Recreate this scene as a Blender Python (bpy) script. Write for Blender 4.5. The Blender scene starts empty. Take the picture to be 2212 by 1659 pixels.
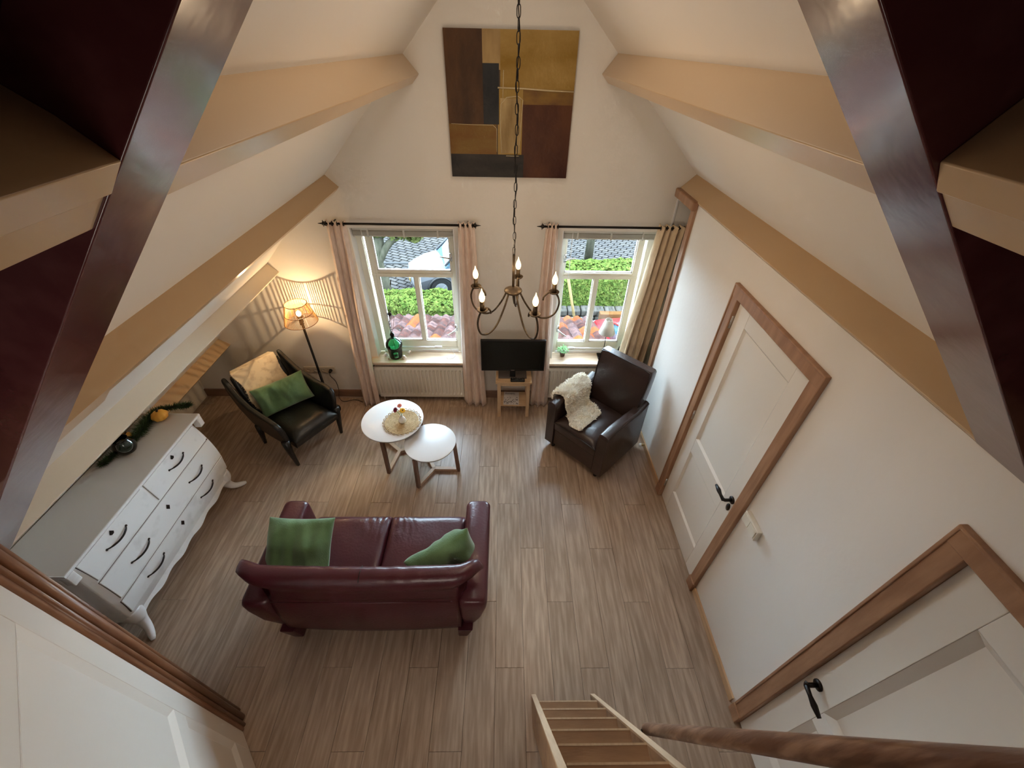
import bpy, bmesh, math, random
from math import pi, sin, cos, radians, sqrt, atan2
from mathutils import Vector, Matrix, noise
random.seed(7)
SC = bpy.context.scene
COL = SC.collection
# ------------------------------------------------------------------ camera, world, light, exposure
cam_d = bpy.data.cameras.new('camera'); cam = bpy.data.objects.new('camera', cam_d); COL.objects.link(cam)
F_PX = 897.45; PITCH = 0.6899036; YAW = 0.0257073; ROLL = 0.0228449
cam_d.sensor_fit = 'HORIZONTAL'; cam_d.sensor_width = 36.0; cam_d.lens = 36.0 * F_PX / 2212.0
cam_d.clip_start = 0.02; cam_d.clip_end = 200
_f = Vector((sin(YAW) * cos(PITCH), cos(YAW) * cos(PITCH), -sin(PITCH)))
_r = Vector((cos(YAW), -sin(YAW), 0)); _u = _r.cross(_f)
_r2 = cos(ROLL) * _r + sin(ROLL) * _u; _u2 = -sin(ROLL) * _r + cos(ROLL) * _u
M = Matrix((( _r2.x, _u2.x, -_f.x, 0), (_r2.y, _u2.y, -_f.y, 0), (_r2.z, _u2.z, -_f.z, 3.25), (0, 0, 0, 1)))
cam.matrix_world = M
SC.camera = cam
SC.view_settings.view_transform = 'Standard'; SC.view_settings.look = 'None'
SC.view_settings.gamma = 1.0; SC.view_settings.use_curve_mapping = False
SC.view_settings.exposure = 1.2
SC.cycles.use_denoising = True
SC.cycles.max_bounces = 7; SC.cycles.diffuse_bounces = 4; SC.cycles.glossy_bounces = 3; SC.cycles.use_adaptive_sampling = True; SC.cycles.adaptive_threshold = 0.04; SC.cycles.adaptive_min_samples = 32; SC.cycles.transparent_max_bounces = 16
SC.cycles.sample_clamp_indirect = 6.0
w = bpy.data.worlds.new('sky'); SC.world = w; w.use_nodes = True
bg = w.node_tree.nodes['Background']; bg.inputs[0].default_value = (0.64, 0.83, 1.0, 1); bg.inputs[1].default_value = 12.0

def area(name, loc, target, sx, sy, power, col):
    d = bpy.data.lights.new(name, 'AREA'); d.shape = 'RECTANGLE'; d.size = sx; d.size_y = sy; d.energy = power; d.color = col
    o = bpy.data.objects.new(name, d); COL.objects.link(o); o.location = loc
    o.rotation_euler = (Vector(target) - Vector(loc)).to_track_quat('-Z', 'Y').to_euler()
    return o
area('ridge_fill', (0.02, 2.1, 3.78), (0.02, 2.1, 0), 0.3, 1.8, 3.0, (1.0, 0.90, 0.78))  # unseen fill lamp added under the ridge to brighten the room
area('low_fill', (-0.45, -0.35, 1.80), (-0.2, 3.6, 2.35), 1.0, 0.55, 4.2, (1.0, 0.90, 0.79))  # unseen fill added behind the viewpoint to lift walls and doors

area('landing_fill', (0.1, -1.1, 3.5), (0.1, 0.2, 2.6), 0.4, 0.4, 0.2, (1.0, 0.88, 0.75))  # weak fill added out of view to lift the near timbers

# ------------------------------------------------------------------ materials
MATS = {}
def mat(name, col, rough=0.6, metal=0.0, n=None, bump=None, spec=0.5, trans=0, emit=None, rand=0.0, coat=0.0, sheen=0.0):
    """n = (scale, colour2, (sx,sy,sz), detail, contrast lo, hi) noise tint; bump = (scale, strength, (sx,sy,sz)); rand = per-object brightness change"""
    if name in MATS: return MATS[name]
    m = bpy.data.materials.new(name); m.use_nodes = True; MATS[name] = m
    t = m.node_tree; N = t.nodes; L = t.links; b = N['Principled BSDF']
    b.inputs['Base Color'].default_value = (*col, 1); b.inputs['Roughness'].default_value = rough
    b.inputs['Metallic'].default_value = metal; b.inputs['Specular IOR Level'].default_value = spec
    b.inputs['Coat Weight'].default_value = coat; b.inputs['Coat Roughness'].default_value = 0.12
    b.inputs['Sheen Weight'].default_value = sheen
    if trans: b.inputs['Transmission Weight'].default_value = trans
    if emit: b.inputs['Emission Color'].default_value = (*emit[0], 1); b.inputs['Emission Strength'].default_value = emit[1]
    tc = N.new('ShaderNodeTexCoord'); src = None
    if n:
        mp = N.new('ShaderNodeMapping'); L.new(tc.outputs['Object'], mp.inputs[0]); mp.inputs['Scale'].default_value = n[2]
        if rand:
            oi0 = N.new('ShaderNodeObjectInfo'); cx = N.new('ShaderNodeVectorMath'); cx.operation = 'SCALE'
            L.new(oi0.outputs['Random'], cx.inputs['Scale']); cx.inputs[0].default_value = (37.0, 53.0, 21.0)
            L.new(cx.outputs[0], mp.inputs['Location'])
        nz = N.new('ShaderNodeTexNoise'); nz.inputs['Scale'].default_value = n[0]; nz.inputs['Detail'].default_value = n[3]
        L.new(mp.outputs[0], nz.inputs['Vector'])
        cr = N.new('ShaderNodeMapRange'); cr.inputs['From Min'].default_value = n[4]; cr.inputs['From Max'].default_value = n[5]
        L.new(nz.outputs[0], cr.inputs[0])
        mx = N.new('ShaderNodeMix'); mx.data_type = 'RGBA'; mx.inputs[6].default_value = (*col, 1); mx.inputs[7].default_value = (*n[1], 1)
        L.new(cr.outputs[0], mx.inputs[0]); src = mx.outputs[2]
    if rand:
        oi = N.new('ShaderNodeObjectInfo'); mr = N.new('ShaderNodeMapRange'); mr.inputs['To Min'].default_value = 1 - rand; mr.inputs['To Max'].default_value = 1 + rand
        L.new(oi.outputs['Random'], mr.inputs[0])
        hs = N.new('ShaderNodeHueSaturation'); hs.inputs['Color'].default_value = (*col, 1)
        if src: L.new(src, hs.inputs['Color'])
        L.new(mr.outputs[0], hs.inputs['Value']); src = hs.outputs[0]
    if src: L.new(src, b.inputs['Base Color'])
    if bump:
        mp2 = N.new('ShaderNodeMapping'); L.new(tc.outputs['Object'], mp2.inputs[0]); mp2.inputs['Scale'].default_value = bump[2] if len(bump) > 2 else (1, 1, 1)
        nb = N.new('ShaderNodeTexNoise'); nb.inputs['Scale'].default_value = bump[0]; nb.inputs['Detail'].default_value = 4
        L.new(mp2.outputs[0], nb.inputs['Vector'])
        bp = N.new('ShaderNodeBump'); bp.inputs['Strength'].default_value = bump[1]; bp.inputs['Distance'].default_value = 0.01
        L.new(nb.outputs[0], bp.inputs['Height']); L.new(bp.outputs[0], b.inputs['Normal'])
    return m
PL = mat('plaster', (0.76, 0.72, 0.655), 0.85, bump=(35, 0.12))
PLC = mat('roof_plaster', (0.78, 0.73, 0.665), 0.8, bump=(20, 0.08))
PLR = mat('partition_paint', (0.80, 0.755, 0.70), 0.8, bump=(30, 0.1))
BEAM = mat('tan_beam_paint', (0.55, 0.385, 0.225), 0.28, bump=(9, 0.05))
BEAM2 = mat('cream_beam', (0.72, 0.62, 0.48), 0.3, bump=(9, 0.05))  # one even tone, paler than the tan beams
BURG = mat('burgundy_beam_paint', (0.085, 0.019, 0.022), 0.22, n=(14, (0.12, 0.036, 0.038), (1, 1, 1), 4, .45, .8), bump=(6, 0.25), coat=0.35)
BURGD = mat('shaded_burgundy_boards', (0.035, 0.007, 0.008), 0.6)  # burgundy darkened to carry the shade on the near roof
FLOOR = mat('laminate', (0.33, 0.235, 0.168), 0.33, n=(5.5, (0.50, 0.375, 0.28), (9, .7, 1), 7, .38, .68), bump=(30, 0.06, (9, .5, 1)), rand=0.08)
CASE = mat('stained_casing_wood', (0.30, 0.155, 0.085), 0.4, n=(6, (0.42, 0.235, 0.135), (4, 4, .6), 6, .35, .7), bump=(25, 0.1, (4, 4, .5)))
CASED = mat('dark_stained_wood', (0.17, 0.075, 0.035), 0.4, n=(6, (0.28, 0.13, 0.065), (4, 4, .6), 6, .35, .7), coat=0.2)
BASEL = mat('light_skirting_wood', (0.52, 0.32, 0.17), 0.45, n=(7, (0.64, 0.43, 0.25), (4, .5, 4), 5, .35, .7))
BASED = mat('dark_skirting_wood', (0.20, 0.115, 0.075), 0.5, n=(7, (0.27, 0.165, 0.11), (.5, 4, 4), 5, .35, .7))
PINE = mat('pine', (0.60, 0.41, 0.24), 0.5, n=(4, (0.48, 0.30, 0.165), (1, 10, 10), 6, .45, .72), bump=(12, 0.06, (1, 8, 8)))
PINEV = mat('pine_upright', (0.60, 0.42, 0.26), 0.5, n=(4, (0.5, 0.33, 0.19), (8, 8, 1), 6, .45, .72))
STAIRW = mat('stair_pine', (0.40, 0.235, 0.125), 0.5, n=(3.0, (0.25, 0.135, 0.07), (1, 6, 6), 7, .42, .75), bump=(14, 0.08, (1, 8, 8)))
STAIRE = mat('stair_lit_edge', (0.66, 0.50, 0.33), 0.5, n=(6, (0.55, 0.39, 0.25), (8, 1, 1), 5, .4, .7))  # stair pine made paler, light on the edges put into the colour
RAILW = mat('rail_wood', (0.15, 0.072, 0.04), 0.38, n=(6, (0.36, 0.215, 0.14), (7, 7, .8), 6, .47, .66), bump=(20, 0.12, (5, 5, .6)))
SILLW = mat('sill_pine', (0.74, 0.57, 0.41), 0.35, n=(6, (0.60, 0.42, 0.28), (.8, 9, 4), 6, .42, .72))
DOORP = mat('door_paint', (0.80, 0.75, 0.68), 0.22, bump=(3, 0.04))
FRAMEP = mat('window_frame_paint', (0.83, 0.79, 0.66), 0.35)
WHITEP = mat('white_paint', (0.86, 0.86, 0.86), 0.4)
CHESTW = mat('chest_white_paint', (0.90, 0.92, 0.93), 0.42, n=(9, (0.74, 0.76, 0.77), (1, 1, 1), 3, .58, .8))
CHESTT = mat('chest_top_paint', (0.66, 0.64, 0.60), 0.5)
CHESTG = mat('drawer_gap_shade', (0.09, 0.075, 0.07), 0.8)  # dark sheet colour that paints the shade in the drawer gaps
BLACKM = mat('black_iron', (0.018, 0.016, 0.016), 0.4, metal=0.6)
BLACKP = mat('black_plastic', (0.010, 0.010, 0.010), 0.35, spec=0.3)
SCREEN = mat('tv_screen', (0.006, 0.007, 0.006), 0.2, spec=0.25)
BRONZE = mat('bronze_iron', (0.06, 0.042, 0.026), 0.5, metal=0.7, n=(20, (0.16, 0.12, 0.07), (1, 1, 1), 3, .5, .75))
STEEL = mat('steel', (0.55, 0.53, 0.5), 0.35, metal=1.0)
SOFA = mat('burgundy_leather', (0.060, 0.010, 0.017), 0.34, n=(3, (0.085, 0.015, 0.023), (1, 1, 1), 4, .35, .75), bump=(60, 0.16), coat=0.15)
BRL = mat('brown_leather', (0.030, 0.018, 0.016), 0.34, n=(4, (0.052, 0.030, 0.025), (1, 1, 1), 4, .35, .75), bump=(50, 0.15), coat=0.15)
BLL = mat('black_leather', (0.010, 0.011, 0.011), 0.36, bump=(50, 0.2), coat=0.1)
PIPE = mat('leather_piping', (0.012, 0.009, 0.009), 0.35)
GREEN = mat('green_velvet', (0.10, 0.20, 0.085), 0.9, n=(7, (0.15, 0.28, 0.13), (1, 1, 1), 4, .4, .7), bump=(140, 0.25), sheen=0.5)
WOOL = mat('sheep_wool', (0.98, 0.94, 0.84), 0.95, n=(13, (0.93, 0.84, 0.66), (1, 1, 1), 4, .5, .8), sheen=0.4)
WOOL2 = mat('tawny_sheep_wool', (0.80, 0.66, 0.45), 0.95, n=(16, (0.45, 0.31, 0.18), (1, 1, 1), 4, .5, .8), sheen=0.4)
CURT = mat('linen_curtain', (0.80, 0.64, 0.54), 0.9, n=(40, (0.70, 0.55, 0.45), (1, 1, .3), 3, .4, .7), bump=(120, 0.2, (3, 3, 1)), sheen=0.2)
CURT2 = mat('sand_curtain', (0.74, 0.58, 0.38), 0.9, n=(40, (0.64, 0.48, 0.30), (1, 1, .3), 3, .4, .7), bump=(120, 0.2, (3, 3, 1)), sheen=0.2)
RAD = mat('radiator_enamel', (0.80, 0.74, 0.64), 0.4)
SLATE = mat('slate', (0.10, 0.09, 0.085), 0.6)
TABLEW = mat('table_white', (0.80, 0.82, 0.84), 0.34)
TWOODS = mat('shaded_table_wood', (0.16, 0.085, 0.055), 0.45, n=(6, (0.22, 0.125, 0.08), (5, 5, .8), 5, .4, .7))  # table wood with the shade under the top put into its colour
TWOODL = mat('lit_table_wood', (0.60, 0.42, 0.29), 0.45, n=(6, (0.5, 0.34, 0.22), (2, 2, 6), 4, .4, .7))  # same table wood in its lit tone
SEAG = mat('seagrass', (0.60, 0.46, 0.27), 0.9, n=(70, (0.42, 0.30, 0.16), (1, 1, 1), 3, .4, .7))
PORC = mat('porcelain', (0.85, 0.83, 0.80), 0.2)
SHELL = mat('shell', (0.80, 0.72, 0.64), 0.4, n=(60, (0.62, 0.45, 0.36), (1, 1, 1), 3, .5, .75))
SHELLB = mat('tan_shell', (0.45, 0.28, 0.16), 0.4, n=(60, (0.75, 0.6, 0.45), (1, 1, 1), 3, .5, .75))
LEAF = mat('leaf_green', (0.08, 0.26, 0.05), 0.6, n=(60, (0.16, 0.38, 0.09), (1, 1, 1), 3, .4, .7))
PINEN = mat('pine_needles', (0.018, 0.048, 0.014), 0.8, n=(25, (0.05, 0.10, 0.035), (1, 1, 1), 3, .45, .75))
POT = mat('dark_pot', (0.10, 0.06, 0.04), 0.6)
PUMP = mat('pumpkin', (0.80, 0.36, 0.045), 0.5, n=(9, (0.85, 0.50, 0.08), (1, 1, 1), 3, .4, .7))
SOCK = mat('socket_plastic', (0.62, 0.56, 0.47), 0.4)
CABLE = mat('dark_cable', (0.03, 0.02, 0.018), 0.6)
CABLEW = mat('pale_cable', (0.55, 0.47, 0.40), 0.6)
SHADEW = mat('white_lampshade', (0.80, 0.78, 0.72), 0.9)
STRING = mat('cane_string', (0.60, 0.36, 0.14), 0.7)
HOOP = mat('brown_hoop', (0.20, 0.09, 0.035), 0.6)
BULB = mat('lit_bulb', (1, 0.8, 0.5), 0.3, emit=((1.0, 0.62, 0.26), 2.2))
BULBC = mat('lit_filament', (1, 0.9, 0.7), 0.3, emit=((1.0, 0.80, 0.45), 5.0))

def glassmat(name, tint, rough=0.0, mixf=0.06, dens=0.0):
    if name in MATS: return MATS[name]
    m = bpy.data.materials.new(name); m.use_nodes = True; MATS[name] = m
    t = m.node_tree; N = t.nodes; L = t.links; N.remove(N['Principled BSDF'])
    tr = N.new('ShaderNodeBsdfTransparent'); tr.inputs[0].default_value = (*tint, 1)
    gl = N.new('ShaderNodeBsdfGlossy'); gl.inputs['Roughness'].default_value = rough; gl.inputs[0].default_value = (1, 1, 1, 1)
    fr = N.new('ShaderNodeFresnel'); fr.inputs[0].default_value = 1.45
    mx = N.new('ShaderNodeMixShader'); L.new(fr.outputs[0], mx.inputs[0]); L.new(tr.outputs[0], mx.inputs[1]); L.new(gl.outputs[0], mx.inputs[2])
    L.new(mx.outputs[0], N['Material Output'].inputs[0])
    return m
PANE = glassmat('window_glass', (0.97, 0.985, 0.98))
GREENG = glassmat('green_glass', (0.50, 0.93, 0.76), 0.03)
AQUAG = glassmat('aqua_glass', (0.80, 0.96, 0.94), 0.03)
SMOKEG = glassmat('smoky_glass', (0.66, 0.70, 0.71), 0.03)

# ------------------------------------------------------------------ mesh builder
class MB:
    def __init__(s): s.v = []; s.f = []; s.m = []
    def add(s, vs, fs, mi=0):
        o = len(s.v); s.v += [tuple(x) for x in vs]; s.f += [tuple(i + o for i in f) for f in fs]; s.m += [mi] * len(fs); return s
    def box(s, x0, x1, y0, y1, z0, z1, mi=0):
        return s.add([(x0, y0, z0), (x1, y0, z0), (x1, y1, z0), (x0, y1, z0), (x0, y0, z1), (x1, y0, z1), (x1, y1, z1), (x0, y1, z1)],
                     [(0, 3, 2, 1), (4, 5, 6, 7), (0, 1, 5, 4), (1, 2, 6, 5), (2, 3, 7, 6), (3, 0, 4, 7)], mi)
    def bar(s, a, b, w, h, up=(0, 0, 1), mi=0):
        a = Vector(a); b = Vector(b); d = (b - a).normalized(); up = Vector(up)
        sd = d.cross(up); sd = sd.normalized() if sd.length > 1e-5 else Vector((1, 0, 0)); u = sd.cross(d).normalized()
        vs = [p + sd * (i * w / 2) + u * (j * h / 2) for p in (a, b) for i, j in ((-1, -1), (1, -1), (1, 1), (-1, 1))]
        return s.add(vs, [(0, 1, 2, 3), (7, 6, 5, 4), (0, 4, 5, 1), (1, 5, 6, 2), (2, 6, 7, 3), (3, 7, 4, 0)], mi)
    def loft(s, rings, caps=True, mi=0, closed=True):
        n = len(rings[0]); o = len(s.v)
        for r in rings: s.v += [tuple(p) for p in r]
        fs = []
        for i in range(len(rings) - 1):
            for j in range(n if closed else n - 1):
                k = (j + 1) % n
                fs.append((o + i * n + j, o + i * n + k, o + (i + 1) * n + k, o + (i + 1) * n + j))
        if caps and closed: fs.append(tuple(o + j for j in reversed(range(n)))); fs.append(tuple(o + (len(rings) - 1) * n + j for j in range(n)))
        s.f += fs; s.m += [mi] * len(fs); return s
    def tube(s, path, r, n=8, caps=True, mi=0):
        P = [Vector(p) for p in path]; R = r if isinstance(r, (list, tuple)) else [r] * len(P)
        rings = []; prev = None
        for i, p in enumerate(P):
            d = (P[min(i + 1, len(P) - 1)] - P[max(i - 1, 0)]).normalized()
            if prev is None: prev = d.orthogonal().normalized()
            a = (prev - d * prev.dot(d)); a = a.normalized() if a.length > 1e-6 else d.orthogonal().normalized(); prev = a
            b = d.cross(a)
            rings.append([p + (a * cos(2 * pi * k / n) + b * sin(2 * pi * k / n)) * R[i] for k in range(n)])
        return s.loft(rings, caps, mi)
    def lathe(s, prof, n=24, c=(0, 0, 0), sx=1, sy=1, mi=0, caps=True):
        c = Vector(c)
        return s.loft([[c + Vector((r * cos(2 * pi * k / n) * sx, r * sin(2 * pi * k / n) * sy, z)) for k in range(n)] for r, z in prof], caps, mi)
    def prism(s, poly, off, mi=0):
        off = Vector(off); a = [Vector(p) for p in poly]
        return s.loft([a, [p + off for p in a]], True, mi)
    def grid(s, fn, nu, nv, mi=0):
        o = len(s.v); s.v += [tuple(fn(i / nu, j / nv)) for i in range(nu + 1) for j in range(nv + 1)]
        fs = [(o + i * (nv + 1) + j, o + (i + 1) * (nv + 1) + j, o + (i + 1) * (nv + 1) + j + 1, o + i * (nv + 1) + j + 1) for i in range(nu) for j in range(nv)]
        s.f += fs; s.m += [mi] * len(fs); return s
    def sphere(s, c, rx, ry=None, rz=None, n=14, mi=0):
        ry = ry or rx; rz = rz or rx; c = Vector(c); m = n // 2 + 1
        return s.loft([[c + Vector((max(sin(pi * i / m), 1e-3) * cos(2 * pi * k / n) * rx, max(sin(pi * i / m), 1e-3) * sin(2 * pi * k / n) * ry, -cos(pi * i / m) * rz)) for k in range(n)] for i in range(m + 1)], True, mi)
    def xf(s, mtx, start=0):
        for i in range(start, len(s.v)): s.v[i] = tuple(mtx @ Vector(s.v[i]))
        return s
    def mesh(s, name, mats, smooth):
        me = bpy.data.meshes.new(name); me.from_pydata(s.v, [], s.f)
        for m in (mats if isinstance(mats, (list, tuple)) else [mats]): me.materials.append(m)
        if any(s.m): me.polygons.foreach_set('material_index', s.m)
        bm = bmesh.new(); bm.from_mesh(me); bmesh.ops.recalc_face_normals(bm, faces=bm.faces); bm.to_mesh(me); bm.free()
        if smooth: me.polygons.foreach_set('use_smooth', [True] * len(me.polygons))
        me.update(); return me
    def build(s, name, mats, parent=None, smooth=False, bevel=0, seg=2, sub=0, solid=0, loc=None, kind=None, label=None, autosmooth=False):
        o = bpy.data.objects.new(name, s.mesh(name, mats, smooth or bevel > 0 or sub > 0)); COL.objects.link(o)
        if parent: o.parent = parent
        if loc: o.location = loc
        if solid:
            md = o.modifiers.new('thickness', 'SOLIDIFY'); md.thickness = solid; md.offset = 0
        if bevel:
            md = o.modifiers.new('bevel', 'BEVEL'); md.width = bevel; md.segments = seg; md.limit_method = 'ANGLE'; md.angle_limit = radians(35); md.harden_normals = True
        if sub:
            md = o.modifiers.new('sub', 'SUBSURF'); md.levels = sub; md.render_levels = sub
        if kind: o['kind'] = kind
        if label: o['label'] = label
        return o
def tag(o, label, cat, group=None):
    o['label'] = label; o['category'] = cat
    if group: o['group'] = group
    return o
def thing(name, label, cat, loc, rz=0, group=None):
    o = bpy.data.objects.new(name, None); COL.objects.link(o); o.location = loc; o.rotation_euler = (0, 0, rz); o.empty_display_size = 0.1
    return tag(o, label, cat, group)
def struct(o, label=None):
    o['kind'] = 'structure'
    if label: o['label'] = label
    return o
def root(name, label=None, loc=(0, 0, 0), rz=0):
    o = bpy.data.objects.new(name, None); COL.objects.link(o); o.location = loc; o.rotation_euler = (0, 0, rz); return struct(o, label)
def inst(o, parent, loc=None, rot=None, scale=None):
    c = o.copy(); COL.objects.link(c); c.parent = parent
    if loc is not None: c.location = loc
    if rot is not None: c.rotation_euler = rot
    if scale is not None: c.scale = scale
    return c

# ------------------------------------------------------------------ room shell
YW = 3.70; YN = -1.6; XR = 1.475; YT0, YT1 = 0.69, 0.87
LK, LP = 1.044, (-0.717, 3.170)
RK, RP = 0.972, (0.784, 3.197)
RX, RZ = 0.020, 3.9395
def lz(x): return LP[1] + LK * (x - LP[0])
def rz_(x): return RP[1] - RK * (x - RP[0])
XL = -3.45
# floor of separate laminate planks
fl = root('floor', 'grey-brown laminate plank floor')
MB().box(XL - .1, 2.6, YN, YW + .1, -.06, -.0135).build('underlay', SLATE, fl)
pw, pl = 0.192, 1.285
pm = MB().box(0, pw - .0012, 0, pl - .0012, -.012, 0).build('plank', FLOOR, fl, bevel=.0012, seg=1)
first = True; i = 0; x = XL - .05
while x < XR + .1:
    y = YN - (i * 0.43) % pl
    while y < YW:
        y0 = max(y, YN); y1 = min(y + pl, YW)
        if y1 - y0 > .05:
            if first: pm.location = (x, y0, 0); pm.scale = (1, (y1 - y0) / pl, 1); first = False
            else: inst(pm, fl, (x, y0, 0), scale=(1, (y1 - y0) / pl, 1))
        y += pl
    x += pw; i += 1
# gable wall with two window openings
W1 = (-1.37, -.455); W2 = (.52, 1.39); WZ = (.57, 1.96); YF = 3.81
gw = MB()
def gbox(x0, x1, z0, z1): gw.box(x0, x1, YW, YW + .3, z0, z1)
gbox(XL - .1, W1[0], -.05, WZ[1]); gbox(W1[1], W2[0], -.05, WZ[1]); gbox(W2[1], 2.6, -.05, WZ[1])
gbox(W1[0], W1[1], -.05, WZ[0] - .03); gbox(W2[0], W2[1], -.05, WZ[0] - .03); gbox(XL - .1, 2.6, WZ[1], 4.15)
struct(gw.build('wall_back', PL), 'white plastered gable wall with two windows')
# right partition wall with two door openings
D1 = (1.505, 2.335, 2.045); D2 = (-.19, .655, 2.03)
rw = MB()
for a, b, z0 in ((YN, D2[0], 0), (D2[0], D2[1], D2[2]), (D2[1], D1[0], 0), (D1[0], D1[1], D1[2]), (D1[1], 3.33, 0)):
    rw.box(XR, XR + .09, a, b, z0 - .01, 2.31)
struct(rw.build('wall_right', PLR), 'white partition wall on the right with two doors')
# recess behind the partition and knee wall at the left
struct(MB().box(2.05, 2.15, YN, YW, -.05, 2.1).build('wall_closet', PLR), 'hidden wall behind the right partition')
struct(MB().box(XL - .12, XL, YN, YW, -.05, .45).build('wall_left', PL), 'low knee wall under the left roof slope')
struct(MB().box(XL - .1, 2.6, YN - .15, YN, -.05, 4.15).build('wall_front', PL), 'plain gable wall behind the viewer')
# roof slopes
def slab(name, side, y0, y1, m, lab):
    t = .1
    if side < 0: x0, x1, z0, z1 = RX, XL - .12, RZ, lz(XL - .12); nx, nz = -LK, 1
    else: x0, x1, z0, z1 = RX, 2.6, RZ, rz_(2.6); nx, nz = RK, 1
    l = sqrt(nx * nx + 1); nx /= l; nz /= l
    return struct(MB().prism([(x0, y0, z0), (x1, y0, z1), (x1 + nx * t, y0, z1 + nz * t), (x0 + (0 if 0 else nx * t), y0, z0 + nz * t)], (0, y1 - y0, 0)).build(name, m), lab)
slab('ceiling_left', -1, .78, YW + .05, PLC, 'white plastered roof slope on the left')
slab('ceiling_right', 1, .78, YW + .05, PLC, 'white plastered roof slope on the right')
slab('ceiling_left_front', -1, YN, .78, BURGD, 'shade-darkened burgundy roof boarding nearest the viewer, left')
slab('ceiling_right_front', 1, YN, .78, BURGD, 'shade-darkened burgundy roof boarding nearest the viewer, right')
# purlins
def purlin(idx, top, inn, side, m, lab, y0=YN, y1=YW, s=.08, bev=.004):
    k = LK if side < 0 else RK; l = sqrt(1 + k * k)
    d = Vector((-1 / l, -k / l)) if side < 0 else Vector((1 / l, -k / l))
    T = Vector(top); I = Vector(inn); ex = (T - I).normalized() * .02
    T = T + ex
    q = [T, I, I + d * s, T + d * s]
    return struct(MB().prism([(p.x, y0, p.y) for p in q], (0, y1 - y0, 0)).build('trim_%d' % idx, m, bevel=bev), lab)
purlin(1, (-.717, 3.170), (-.619, 3.057), -1, BEAM, 'tan painted purlin, topmost on the left slope')
purlin(2, (-1.475, 2.395), (-1.373, 2.295), -1, BEAM, 'long tan painted purlin, second down on the left slope', s=.04, y0=1.14, bev=0)
purlin(14, (-1.475, 2.395), (-1.373, 2.295), -1, BEAM, 'deeper near end of the second purlin on the left slope', s=.105, y1=1.14, bev=0)
purlin(3, (-2.215, 1.640), (-2.113, 1.540), -1, BEAM2, 'cream purlin, third down on the left slope', s=.04)
purlin(4, (-3.000, .786), (-2.900, .715), -1, BEAM, 'short tan painted purlin, lowest on the left slope behind the chest', s=.06)
purlin(5, (.783, 3.198), (.688, 3.079), 1, BEAM, 'tan painted purlin, upper one on the right slope')
purlin(6, (1.568, 2.437), (1.457, 2.329), 1, BEAM, 'tan painted purlin on top of the right partition wall', s=.08)
struct(MB().prism([(-.735, YN, 3.151), (-.685, YN, 3.203), (-.625, YN, 3.160), (-.566, YN, 3.103), (-.6075, YN, 3.056)], (0, YT0 - YN, 0)).build('trim_15', BEAM, bevel=.003), 'tan packing timber on the upper left purlin, nearest the viewer')
struct(MB().prism([(.795, YN, 3.186), (.745, YN, 3.235), (.700, YN, 3.180), (.655, YN, 3.121), (.678, YN, 3.078)], (0, YT0 - YN, 0)).build('trim_16', BEAM, bevel=.003), 'tan packing timber on the upper right purlin, nearest the viewer')
# truss: two burgundy rafters
def rafter(idx, side, lab):
    k, P = (LK, LP) if side < 0 else (RK, RP); l = sqrt(1 + k * k)
    nx, nz = (k / l, -1 / l) if side < 0 else (-k / l, -1 / l)
    off = .155
    xb = -3.0 if side < 0 else 2.2
    zb = lz(xb) if side < 0 else rz_(xb)
    zt = RZ
    # inner line meets the ridge line x=RX
    t = (RX - (P[0] + nx * off)) / (1 if side < 0 else -1)
    xi, zi = P[0] + nx * off, P[1] + nz * off
    zin = zi + (k * (RX - xi) if side < 0 else -k * (RX - xi))
    q = [(RX, zt), (xb, zb), (xb + nx * off, zb + nz * off), (RX, zin)]
    return struct(MB().prism([(a, YT0, b) for a, b in q], (0, YT1 - YT0, 0)).build('trim_%d' % idx, BURG, bevel=.004), lab)
rafter(7, -1, 'glossy burgundy truss rafter on the left')
rafter(8, 1, 'glossy burgundy truss rafter on the right')
# skirtings
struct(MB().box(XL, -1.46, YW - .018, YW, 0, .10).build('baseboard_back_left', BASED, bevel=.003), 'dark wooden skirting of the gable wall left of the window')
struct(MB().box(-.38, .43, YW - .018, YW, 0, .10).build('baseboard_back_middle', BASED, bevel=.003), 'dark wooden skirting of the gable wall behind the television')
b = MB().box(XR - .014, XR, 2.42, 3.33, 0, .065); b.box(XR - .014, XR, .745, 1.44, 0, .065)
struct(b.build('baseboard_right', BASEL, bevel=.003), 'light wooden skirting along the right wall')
# end casing of the partition and head trim over the recess
b = MB().box(XR - .022, XR + .10, 3.33, 3.355, 0, 2.29); b.box(XR - .022, XR - .0, 3.285, 3.33, 0, 2.29)
e = struct(b.build('trim_9', CASE, bevel=.003), 'brown wooden end casing of the right partition')
peg = MB().box(-.012, .012, 0, .02, -.03, .03).build('wooden_peg', CASED, e, bevel=.004, loc=(XR - .01, 3.355, 1.62))
for z in (1.28, .98, .92, .70, .62): inst(peg, e, (XR - .01, 3.355, z))
struct(MB().box(1.425, 1.475, 3.28, 3.70, 2.265, 2.335).build('trim_10', CASE, bevel=.012), 'brown wooden head board above the recess')
struct(MB().box(1.462, 1.475, 3.690, 3.70, .57, 2.3).build('trim_11', WHITEP), 'pale corner bead beside the recess')
# mezzanine platform the viewer stands on
struct(MB().box(-1.0, XR, YN, -.16, 2.16, 2.30).build('floor_mezzanine', STAIRW), 'wooden platform at the head of the stairs')

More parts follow.
